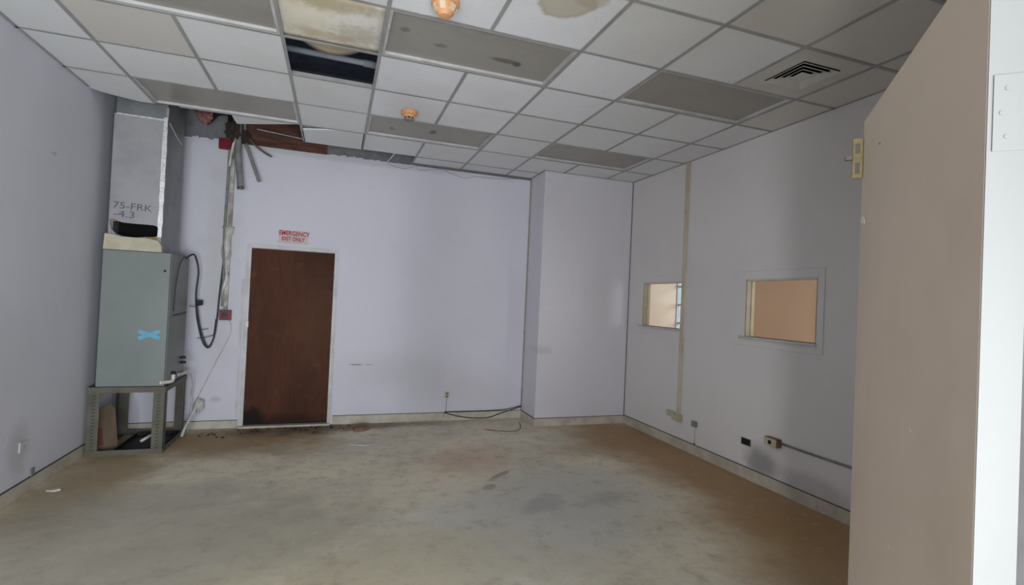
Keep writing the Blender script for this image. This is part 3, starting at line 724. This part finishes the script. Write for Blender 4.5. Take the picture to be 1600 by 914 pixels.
for z0, z1 in ((0.0, 0.045), (SZ-0.05, SZ)):
    obj('rail', bx(SX0-0.004, SY0-0.006, z0, SX1+0.004, SY0, z1), M['stand'], t)
    obj('rail', bx(SX0, SY1, z0, SX1, SY1+0.006, z1), M['stand'], t)
    obj('rail', bx(SX1, SY0, z0, SX1+0.006, SY1, z1), M['stand'], t)
    obj('rail', bx(SX0-0.006, SY0, z0, SX0, SY1, z1), M['stand'], t)
obj('shelf', bx(SX0, SY0, SZ-0.004, SX1, SY1, SZ), M['stand'], t)
obj('bottom_flange', bx(SX0, SY0, 0.002, SX0+0.07, SY1, 0.008), M['stand'], t)
# pan and rubbish beneath it
t = obj('drip_pan', B(), M['pan']); bm = B()
box(bm, SX0+0.20, SY0+0.02, 0.010, SX1-0.02, SY1-0.10, 0.016)
for (a, b_, c, d) in ((SX0+.20, SY0+.02, SX1-.02, SY0+.026), (SX0+.20, SY1-.106, SX1-.02, SY1-.10), (SX0+.20, SY0+.026, SX0+.206, SY1-.106), (SX1-.026, SY0+.026, SX1-.02, SY1-.106)): box(bm, a, b_, 0.016, c, d, 0.045)
bm.to_mesh(t.data); bm.free(); tag(t, 'black drip pan on the floor inside the steel stand', 'pan')
Xb = Matrix.Translation((-1.915, 5.625, 0.010)) @ Matrix.Rotation(0.5, 4, 'Z') @ Matrix.Rotation(-0.10, 4, 'Y')
t = obj('cardboard_sheet', prism(B(), [(-.075, 0), (.085, 0), (.085, .37), (.05, .42), (-.04, .38), (-.075, .37)], 'y', 0, 0.012), M['card']); t.data.transform(Xb)
tag(t, 'brown piece of cardboard standing inside the left front leg of the stand', 'cardboard')
o = obj('red_print', prism(B(), [(-.07, .05), (-.02, .05), (-.02, .22), (-.07, .20)], 'y', -0.0015, 0.0), M['cred'], t); o.data.transform(Xb)
t = obj('pipe_offcut', tube(B(), [(-1.70, 5.78, 0.033), (-1.63, 5.85, 0.075)], 0.014, 10, False), M['pvc'], None, True)
tag(t, 'short white plastic pipe with a black end lying in the drip pan', 'pipe')
obj('black_end', tube(B(), [(-1.63, 5.85, 0.075), (-1.575, 5.905, 0.108)], 0.017, 10, False), M['black'], t, True)

# cabinet
AX0, AX1, AY0, AY1, AZ0, AZ1 = -1.972, -1.452, 5.468, 6.10, SZ+0.002, 1.842
t = thing('air_handler', ((AX0+AX1)/2, (AY0+AY1)/2, AZ0), 'grey-green air handler cabinet with a blue tape cross, on the steel stand', 'air handler')
obj('cabinet', bx(AX0, AY0+0.012, AZ0, AX1, AY1, AZ1, 0.004), M['cab'], t)
obj('front_panel', bx(AX0, AY0, AZ0+0.004, AX1, AY0+0.0115, AZ1-0.002, 0.004), M['cab'], t)
obj('side_panel', bx(AX1, AY0+0.03, AZ0+0.64, AX1+0.004, AY1-0.02, AZ1-0.01, 0.001), M['cab'], t)
obj('side_panel', bx(AX1, AY0+0.03, AZ0+0.02, AX1+0.004, AY1-0.02, AZ0+0.635, 0.001), M['cab'], t)
obj('knob', tube(B(), [(-1.490, AY0, 1.675), (-1.490, AY0-0.012, 1.675)], 0.010, 12, False), M['black'], t)
for a, s_ in ((0.36, 1), (-0.40, 1)):
    mt = Matrix.Translation((-1.585, AY0-0.0012-0.0016*(a < 0), 1.086)) @ Matrix.Rotation(a, 4, 'Y')
    obj('blue_tape', bx(-0.090, -0.0006, -0.017, 0.090, 0.0006, 0.017, 0, mt), M['blue'], t)
for y, z in ((5.95, 0.82), (5.97, 0.77)):
    v = obj('valve', tube(B(), [(AX1+0.004, y, z), (AX1+0.05, y, z)], 0.014, 10, False), M['black'], t)
    obj('stem', tube(B(), [(AX1+0.04, y-0.03, z), (AX1+0.04, y+0.03, z)], 0.005, 8, False), M['steel'], v)
obj('drain_elbow', tube(B(), [(AX1-0.03, AY0-0.012, 0.648), (AX1+0.03, AY0+0.06, 0.646), (AX1+0.045, AY0+0.09, 0.652), (AX1+0.048, AY0+0.10, 0.675), (AX1+0.048, AY0+0.10, 0.71)], 0.016, 10), M['pvc'], t, True)
obj('drain_cap', tube(B(), [(AX1+0.048, AY0+0.10, 0.71), (AX1+0.048, AY0+0.10, 0.735)], 0.020, 10, False), M['black'], t)
obj('drain_elbow', tube(B(), [(AX1+0.004, 5.88, 0.655), (AX1+0.03, 5.99, 0.655), (AX1+0.035, 6.10, 0.665)], 0.015, 10), M['pvc'], t, True)
obj('wire', tube(B(), [(AX1+0.012, 5.60, 1.262), (AX1+0.014, 5.8, 1.265), (AX1+0.016, 6.02, 1.278)], 0.004, 6), M['black'], t)
obj('wire', tube(B(), [(AX1+0.008, 5.62, 1.30), (AX1+0.010, 5.64, 1.55), (AX1+0.012, 5.74, 1.76), (AX1+0.02, 5.86, 1.845)], 0.004, 6), M['cable'], t)

# duct on top of it
UX0, UX1, UY0, UY1 = -1.962, -1.552, 5.520, 6.10
t = thing('air_duct', ((UX0+UX1)/2, (UY0+UY1)/2, AZ1), 'tall foil-faced air duct with a torn black hole, above the air handler', 'air duct')
hole = [(-1.952, 2.085), (-1.945, 2.108), (-1.915, 2.112), (-1.86, 2.098), (-1.78, 2.094), (-1.68, 2.094), (-1.61, 2.092), (-1.585, 2.080), (-1.577, 2.055), (-1.580, 1.995), (-1.60, 1.985), (-1.68, 1.978), (-1.76, 1.966), (-1.85, 1.974), (-1.90, 1.99), (-1.938, 2.03)]
obj('front_sheet', plate_with_hole(B(), [(UX0, AZ1+0.002), (UX1, AZ1+0.002), (UX1, 3.075), (UX0, 3.085)], hole, 'y', UY0, UY0+0.025), M['foil'], t)
bm = B(); box(bm, UX1-0.025, UY0+0.0255, AZ1+0.002, UX1, UY1, 3.08); box(bm, UX0, UY0+0.0255, AZ1+0.002, UX0+0.025, UY1, 3.08); box(bm, UX0+0.025, UY1-0.025, AZ1+0.002, UX1-0.025, UY1, 3.08)
obj('side_sheets', bm, M['foil2'], t)
obj('liner', bx(UX0+0.03, UY0+0.15, AZ1+0.01, UX1-0.03, UY1-0.03, 2.6), M['liner'], t)
obj('upper_section', bx(UX0+0.005, UY0+0.015, 3.07, UX1-0.004, UY1-0.01, TOP-0.01, 0.004), M['foil2'], t)
# crinkled tape along the front right edge and across the joint
def strip(bm, p0, p1, wv, seed, n=26, th=0.0022):
    rnd = random.Random(seed); p0, p1, wv = Vector(p0), Vector(p1), Vector(wv); prev = None
    nrm = (p1-p0).cross(wv).normalized()
    for i in range(n+1):
        c = p0.lerp(p1, i/n); q = wv*(1+rnd.uniform(-.22, .22)); o_ = nrm*rnd.uniform(0.0, th)
        cur = [bm.verts.new(c-q*0.5+o_), bm.verts.new(c+q*0.5+o_), bm.verts.new(c+q*0.5+o_-nrm*0.002), bm.verts.new(c-q*0.5+o_-nrm*0.002)]
        if prev:
            for a in range(4): bm.faces.new((prev[a], prev[(a+1) % 4], cur[(a+1) % 4], cur[a]))
        else: bm.faces.new(cur)
        prev = cur
    bm.faces.new(prev); return bm
obj('foil_tape', strip(B(), (UX1-0.012, UY0-0.002, 1.985), (UX1-0.012, UY0-0.002, 3.10), (0.034, 0, 0), 4), M['tape'], t)
obj('foil_tape', strip(B(), (UX1+0.002, UY0+0.010, 1.985), (UX1+0.002, UY0+0.010, 3.10), (0, 0.024, 0), 5), M['tape'], t)
obj('foil_tape', strip(B(), (UX0+0.02, UY0-0.002, 3.082), (UX1, UY0-0.002, 3.076), (0, 0, 0.016), 6, 16), M['tape'], t)
obj('foil_tape', strip(B(), (UX1-0.004, UY0+0.013, 3.09), (UX1-0.004, UY0+0.013, 3.20), (0.02, 0, 0), 8, 6), M['foil'], t)
obj('loose_strap', tube(B(), [(UX1+0.004, UY0+0.06, 3.07), (UX1+0.02, UY0+0.25, 2.99), (UX1+0.02, UY0+0.43, 2.965)], 0.003, 6), M['pvc'], t)
# cream mastic collar and torn fibre
bm = B()
prism(bm, [(-1.972, AZ1+0.002), (-1.525, AZ1+0.002), (-1.53, 1.90), (-1.555, 1.945), (-1.62, 1.962), (-1.74, 1.964), (-1.84, 1.962), (-1.90, 1.98), (-1.965, 1.985)], 'y', 5.462, 5.516)
obj('mastic_collar', bm, M['cream'], t)
obj('torn_fibre', crumple(B(), (-1.615, 5.515, 1.972), 0.045, 0.012, 0.010, 3, 2), M['fibre'], t)
obj('torn_fibre', crumple(B(), (-1.925, 5.517, 2.112), 0.030, 0.010, 0.010, 5, 2), M['fibre'], t)
text('printing', '75-FRK', 0.085, (-1.785, UY0-0.0006, 2.245), (math.pi/2, 0.04, 0), M['ink'], t, 0.0004, 1.18)
text('printing', '-4.3', 0.085, (-1.845, UY0-0.0006, 2.170), (math.pi/2, 0.04, 0), M['ink'], t, 0.0004, 1.30)

# refrigerant line loop and cable
t = thing('cable_loop', (-1.35, YB, 0.9), 'dark cable hanging in a long loop between the air handler and the back wall', 'cable')
obj('cable', tube(B(), [(AX1+0.004, 5.93, 1.82), (AX1+0.04, 6.05, 1.875), (-1.405, 6.16, 1.84), (-1.385, 6.20, 1.70), (-1.40, 6.22, 1.45), (-1.375, 6.24, 1.22), (-1.345, 6.26, 1.06), (-1.30, 6.27, 0.93), (-1.265, 6.28, 0.90), (-1.225, 6.28, 1.00), (-1.205, 6.285, 1.20), (-1.195, 6.29, 1.45), (-1.175, 6.29, 1.80), (-1.165, 6.29, 2.15)], 0.009, 8), M['cable'], t, True)
obj('cable', tube(B(), [(-1.405, 6.23, 1.42), (-1.385, 6.24, 1.20), (-1.33, 6.26, 0.96), (-1.275, 6.27, 0.885), (-1.235, 6.285, 0.96), (-1.215, 6.29, 1.2)], 0.006, 6), M['cable'], t, True)
obj('clip', bx(-1.392, 6.19, 1.345, -1.335, 6.235, 1.40, 0.004), M['black'], t)
obj('tie', tube(B(), [(-1.37, 6.23, 1.13), (-1.33, 6.22, 1.085), (-1.28, 6.26, 1.095)], 0.004, 6), M['cable'], t)
obj('tie', tube(B(), [(-1.375, 6.24, 0.99), (-1.30, 6.24, 1.00), (-1.215, 6.27, 1.03)], 0.004, 6), M['cable'], t)
obj('tie', tube(B(), [(-1.44, 6.15, 1.34), (-1.41, 6.2, 1.33), (-1.36, 6.22, 1.345)], 0.004, 6), M['cable'], t)

# grimy raceway and pipes dropping from the open ceiling
t = thing('wall_raceway', (-1.13, YB, 1.32), 'grimy white wall raceway running down from the open ceiling to the lower red alarm box', 'raceway')
obj('channel', bx(-1.150, YB-0.032, 1.30, -1.112, YB-0.001, 3.35, 0.004), M['dirty'], t)
obj('pipe', tube(B(), [(-1.172, 6.285, 3.40), (-1.170, 6.285, 2.8), (-1.178, 6.288, 2.2), (-1.166, 6.29, 1.75), (-1.160, 6.29, 1.34)], 0.014, 8), M['insul'], t, True)
bm = B()
rnd = random.Random(11); prev = None
for i in range(15):
    z = 2.22-i*0.058; x0 = -1.205+0.02*math.sin(i*0.9)+0.004*i; x1 = -1.10+0.018*math.sin(i*1.3+1)-0.003*i
    ym = YB-0.040-0.012*math.sin(i*0.7)
    cur = [bm.verts.new((x0, ym+0.02, z)), bm.verts.new(((x0+x1)/2, ym-0.012*rnd.random(), z)), bm.verts.new((x1, ym+0.015, z)), bm.verts.new((x1, ym+0.018, z)), bm.verts.new(((x0+x1)/2, ym+0.002, z)), bm.verts.new((x0, ym+0.023, z))]
    if prev:
        for a in range(6): bm.faces.new((prev[a], prev[(a+1) % 6], cur[(a+1) % 6], cur[a]))
    else: bm.faces.new(cur)
    prev = cur
bm.faces.new(prev)
obj('torn_plastic_wrap', bm, M['plast'], t, True)
def hang(name, pts, r, mat, label, cat='pipe', cap=None):
    o = obj(name, tube(B(), pts, r, 12), M[mat], None, True); tag(o, label, cat); return o
o = hang('hanging_pipe', [(-1.10, 6.22, 3.75), (-1.078, 6.22, 3.18), (-1.068, 6.21, 2.98), (-1.030, 6.20, 2.645)], 0.034, 'insul', 'thick grey pipe hanging straight down from the open ceiling, longest of the three')
obj('bright_end', tube(B(), [(-1.031, 6.20, 2.650), (-1.028, 6.20, 2.628)], 0.036, 12, False), M['steel'], o, True)
hang('hanging_pipe', [(-1.03, 6.24, 3.60), (-1.020, 6.23, 3.20), (-0.960, 6.21, 3.02), (-0.850, 6.19, 2.730)], 0.018, 'insul', 'medium grey pipe hanging at a slant between the thick pipe and the thin bent rod')
hang('hanging_rod', [(-1.04, 6.24, 3.55), (-1.03, 6.22, 3.27), (-0.975, 6.18, 3.19), (-0.86, 6.16, 3.08), (-0.735, 6.14, 3.005)], 0.011, 'steel', 'thin rod bent far out to the right of the hanging pipes', 'rod')
o = hang('hanging_strap', [(-1.095, 6.20, 3.62), (-1.10, 6.18, 3.40), (-1.10, 6.17, 3.22), (-1.13, 6.18, 3.02), (-1.15, 6.2, 2.86)], 0.013, 'plast', 'pale strip hanging beside the thick pipe below the light panel', 'strap')
o = obj('insulation_clump', crumple(B(), (-1.125, 6.15, 3.235), 0.060, 0.045, 0.095, 8, 3), M['rag'], None, False); tag(o, 'dark clump of torn insulation where the pipes leave the ceiling', 'insulation')
o = obj('insulation_clump', crumple(B(), (-1.005, 6.17, 3.19), 0.035, 0.03, 0.065, 18, 3), M['rag'], None, False); tag(o, 'small dark clump of insulation at the top of the slanting pipe and rod', 'insulation')
o = obj('pink_insulation', crumple(B(), (-1.39, 6.14, 3.355), 0.07, 0.05, 0.075, 28, 3), M['pink'], None, False); tag(o, 'pinkish lump of insulation in the open ceiling right of the duct', 'insulation')
o = obj('black_pipe', tube(B(), [(-1.53, 6.27, 3.46), (-1.46, 6.27, 3.42), (-1.40, 6.27, 3.32), (-1.30, 6.27, 3.43), (-1.19, 6.27, 3.44), (-1.18, 6.27, 3.33), (-1.185, 6.27, 3.24)], 0.022, 10), M['black'], None, True); tag(o, 'black pipe looping in the open ceiling between the duct and the hanging pipes', 'pipe')
o = obj('metal_strip', bx(-0.27, -0.02, -0.002, 0.27, 0.02, 0.002, 0.001, Matrix.Translation((-0.60, 6.02, 3.235)) @ Matrix.Rotation(0.05, 4, 'Y') @ Matrix.Rotation(0.12, 4, 'Z') @ Matrix.Rotation(0.6, 4, 'X')), M['tape']); tag(o, 'shiny metal strip across the brown board in the open ceiling', 'metal strip')
# small rod and wire at the top of the back wall
o = hang('wire_stub', [(0.600, 6.10, 3.235), (0.56, 6.20, 3.20), (0.515, 6.29, 3.145)], 0.008, 'plast', 'short pale stub poking down from the gap at the top of the back wall', 'wire')
o = hang('ceiling_wire', [(0.52, 6.30, 3.13), (0.72, 6.305, 3.10), (0.86, 6.305, 3.145), (0.90, 6.305, 3.105), (1.02, 6.305, 3.125), (1.18, 6.305, 3.145), (1.36, 6.305, 3.10), (1.50, 6.305, 3.075), (1.62, 6.305, 3.115), (1.77, 6.305, 3.115), (2.05, 6.305, 3.135), (2.28, 6.305, 3.165)], 0.0025, 'gap_shade2', 'thin wire strung loosely along the top of the back wall', 'wire')

# red alarm boxes
t = thing('fire_alarm', (-1.21, YB, 3.12), 'red alarm box high on the back wall under the open ceiling', 'alarm')
obj('housing', bx(-1.275, YB-0.055, 3.060, -1.155, YB-0.001, 3.175, 0.006), M['red'], t); obj('front', bx(-1.255, YB-0.060, 3.08, -1.185, YB-0.055, 3.155, 0.002), M['red'], t)
t = thing('fire_alarm_pull', (-1.126, YB, 1.24), 'dark red fire alarm pull box on the back wall left of the brown door', 'alarm')
bm = plate_with_hole(B(), [(-1.182, 1.190), (-1.070, 1.190), (-1.070, 1.302), (-1.182, 1.302)], [(-1.158, 1.218), (-1.098, 1.218), (-1.098, 1.278), (-1.158, 1.278)], 'y', YB-0.048, YB-0.034)
obj('housing', bm, M['red'], t); obj('back_box', bx(-1.182, YB-0.034, 1.190, -1.070, YB-0.001, 1.302, 0.002), M['dkred'], t)
obj('pull_bar', bx(-1.150, YB-0.046, 1.243, -1.106, YB-0.036, 1.254, 0.002), M['dkred'], t)
o = hang('drain_wire', [(-1.40, 6.17, 0.62), (-1.385, 6.22, 0.5), (-1.40, 6.24, 0.38), (-1.385, 6.22, 0.26), (-1.40, 6.19, 0.12), (-1.405, 6.19, 0.006)], 0.006, 'plast', 'thin pale tube dropping behind the right back leg of the stand', 'tube')
o = hang('alarm_wire', [(-1.09, YB-0.006, 1.19), (-1.07, YB-0.006, 1.05), (-1.2, YB-0.006, 0.72), (-1.33, YB-0.006, 0.40), (-1.41, YB-0.006, 0.22)], 0.005, 'plast', 'pale wire slanting down the wall from the pull box to the stand', 'wire')
# plastic tube beside the stand
t = hang('drain_hose', [(-1.33, 6.24, 0.33), (-1.345, 6.19, 0.25), (-1.37, 6.12, 0.17), (-1.395, 6.03, 0.08), (-1.405, 5.97, 0.016)], 0.014, 'plast', 'crumpled milky plastic hose running down beside the stand to the floor', 'hose')
o = obj('crumpled_plastic', crumple(B(), (-1.32, 6.24, 0.27), 0.04, 0.03, 0.06, 41, 3, 0.45), M['plast'], None); tag(o, 'crumpled clear plastic wad by the hose right of the stand', 'plastic')

# ================================================================== OUTLETS, CONDUITS, CABLES
def plate_back(x, z, w_, h_, label):
    t = thing('wall_outlet', (x, YB, z), label, 'outlet')
    obj('plate', bx(x-w_/2, YB-0.016, z-h_/2, x+w_/2, YB-0.001, z+h_/2, 0.002), M['ivory'], t)
    for s_ in (-1, 1): obj('socket', bx(x-0.012, YB-0.018, z+s_*0.018-0.010, x+0.012, YB-0.0155, z+s_*0.018+0.010, 0.001), M['stand'], t)
    return t
plate_back(1.387, 0.322, 0.055, 0.075, 'small grey outlet low on the back wall with a wire hanging from it')
hang('outlet_wire', [(1.387, YB-0.008, 0.285), (1.385, YB-0.006, 0.19), (1.380, YB-0.010, 0.115), (1.36, YB-0.022, 0.09), (1.34, YB-0.022, 0.05)], 0.004, 'gap_shade2', 'thin wire dropping from the back wall outlet to the baseboard', 'wire')
hang('floor_cable', [(1.36, YB-0.022, 0.104), (1.45, YB-0.03, 0.075), (1.62, YB-0.03, 0.038), (1.80, YB-0.035, 0.022), (1.95, YB-0.04, 0.03), (2.10, YB-0.035, 0.075), (2.25, YB-0.028, 0.115), (2.385, YB-0.03, 0.155)], 0.006, 'cable', 'grey cable sagging along the back baseboard into the corner', 'cable')
hang('floor_cable', [(1.37, YB-0.020, 0.112), (1.7, YB-0.020, 0.110), (2.0, YB-0.020, 0.112), (2.2, YB-0.022, 0.125), (2.38, YB-0.026, 0.165)], 0.005, 'cable', 'dark cable lying straight on top of the back baseboard', 'cable')
hang('floor_wire', [(1.74, 5.80, 0.005), (1.80, 5.76, 0.005), (1.95, 5.68, 0.005), (2.06, 5.66, 0.005), (2.16, 5.72, 0.005), (2.24, 5.90, 0.005), (2.28, 6.07, 0.006)], 0.004, 'boxbr', 'thin brown wire curled on the floor in front of the boxed-out corner', 'wire')
# right wall
t = thing('wall_conduit', (XR, 4.715, 0.36), 'beige vertical raceway on the right wall beside the small window, down to an ivory box', 'raceway')
obj('channel', bx(XR-0.028, 4.690, 0.36, XR-0.001, 4.735, H-0.005, 0.003), M['raceway'], t)
b = obj('outlet_box', bx(XR-0.05, 4.655, 0.300, XR-0.001, 4.790, 0.372, 0.004), M['ivory'], t)
obj('outlet_box', bx(XR-0.035, 4.790, 0.325, XR-0.001, 4.905, 0.385, 0.004), M['ivory'], t)
obj('socket', bx(XR-0.052, 4.70, 0.318, XR-0.0495, 4.735, 0.352, 0.001), M['raceway'], b)
t = thing('wall_outlet', (XR, 4.442, 0.33), 'small grey box on the right wall with a thin wire down to the baseboard', 'outlet')
obj('box', bx(XR-0.035, 4.412, 0.300, XR-0.001, 4.475, 0.358, 0.004), M['insul'], t)
obj('wire', tube(B(), [(XR-0.010, 4.442, 0.30), (XR-0.008, 4.442, 0.2), (XR-0.010, 4.442, 0.11)], 0.005, 6), M['plast'], t)
obj('clip', bx(XR-0.02, 4.434, 0.108, XR-0.006, 4.450, 0.128, 0.001), M['stand'], t)
t = thing('wall_outlet', (XR, 3.742, 0.335), 'black open outlet hole in the right wall above the dark smudge', 'outlet')
bm = plate_with_hole(B(), [(3.685, 0.302), (3.802, 0.302), (3.802, 0.368), (3.685, 0.368)], [(3.694, 0.310), (3.794, 0.310), (3.794, 0.361), (3.694, 0.361)], 'x', XR-0.004, XR-0.0005)
obj('rim', bm, M['stand'], t); obj('recess', bx(XR-0.0015, 3.694, 0.310, XR-0.0006, 3.794, 0.361), M['slot'], t)
for y in (3.72, 3.768): obj('socket', bx(XR-0.003, y-0.012, 0.325, XR-0.0015, y+0.012, 0.347, 0.0005), M['black'], t)
t = thing('surface_outlet', (XR, 3.41, 0.43), 'ivory surface outlet box with a brown side, feeding the grey conduit on the right wall', 'outlet')
obj('box', bx(XR-0.055, 3.345, 0.388, XR-0.001, 3.480, 0.462, 0.004), M['boxbr'], t)
p_ = obj('cover', bx(XR-0.061, 3.352, 0.392, XR-0.0555, 3.478, 0.458, 0.002), M['ivory'], t)
obj('socket', tube(B(), [(XR-0.061, 3.418, 0.425), (XR-0.064, 3.418, 0.425)], 0.018, 14, False), M['black'], p_)
obj('conduit', tube(B(), [(XR-0.014, 3.345, 0.430), (XR-0.012, 2.95, 0.428), (XR-0.012, 0.9, 0.43)], 0.009, 8, False), M['insul'], t, True)
# left wall
for (y, z, h_, w_, lab) in ((4.555, 0.355, 0.075, 0.10, 'pale blank plate on the left wall, upper of two'), (4.69, 0.13, 0.055, 0.05, 'small grey plate just above the left baseboard')):
    t = thing('wall_plate', (XL, y, z), lab, 'wall plate')
    obj('plate', bx(XL+0.0005, y-w_/2, z-h_/2, XL+0.010, y+w_/2, z+h_/2, 0.002), M['wall_left'] if w_ > 0.06 else M['insul'], t)
    obj('screw', tube(B(), [(XL+0.010, y, z), (XL+0.0115, y, z)], 0.005, 8, False), M['steel'], t)

# ================================================================== DEBRIS ON THE FLOOR
Xm = Matrix.Translation((0.345, 6.02, 0.0)) @ Matrix.Rotation(0.2, 4, 'Z')
o = obj('brick_fragment', prism(B(), [(-.085, -.06), (.02, -.075), (.09, -.03), (.075, .05), (-.03, .07), (-.08, .04)], 'z', 0.0, 0.035), M['brick']); o.data.transform(Xm)
tag(o, 'reddish brick fragment on the floor right of the brown door', 'brick')
o = obj('plaster_chip', prism(B(), [(-.04, -.015), (.01, -.03), (.045, -.01), (.03, .025), (-.02, .02)], 'z', 0.001, 0.012), M['plaster']); o.data.transform(Matrix.Translation((-1.885, 4.63, 0)))
tag(o, 'white plaster chip on the floor near the left baseboard', 'plaster chip')
o = obj('plaster_chip', prism(B(), [(-.13, -.01), (-.05, -.05), (.03, -.07), (.09, -.03), (.12, .04), (.02, .03), (-.02, .07), (-.05, .025)], 'z', 0.0005, 0.006), M['plaster']); o.data.transform(Matrix.Translation((0.345, 5.45, 0)))
tag(o, 'pale star-shaped plaster flake on the floor in front of the brick fragment', 'plaster chip')
bm = B(); rnd = random.Random(5)
for i in range(46):
    x = rnd.choice([rnd.gauss(0.02, 0.10), rnd.uniform(-0.9, 0.15), rnd.uniform(-1.3, -0.7)]); y = 6.22-abs(rnd.gauss(0, 0.09)) if x > -0.95 else 6.1-abs(rnd.gauss(0, 0.12))
    crumple(bm, (x, y, 0.005), rnd.uniform(.006, .022), rnd.uniform(.005, .014), 0.006, i, 1)
o = obj('floor_crumbs', bm, M['crumb']); tag(o, 'dark crumbs scattered on the floor before the brown door', 'debris', kind='stuff')
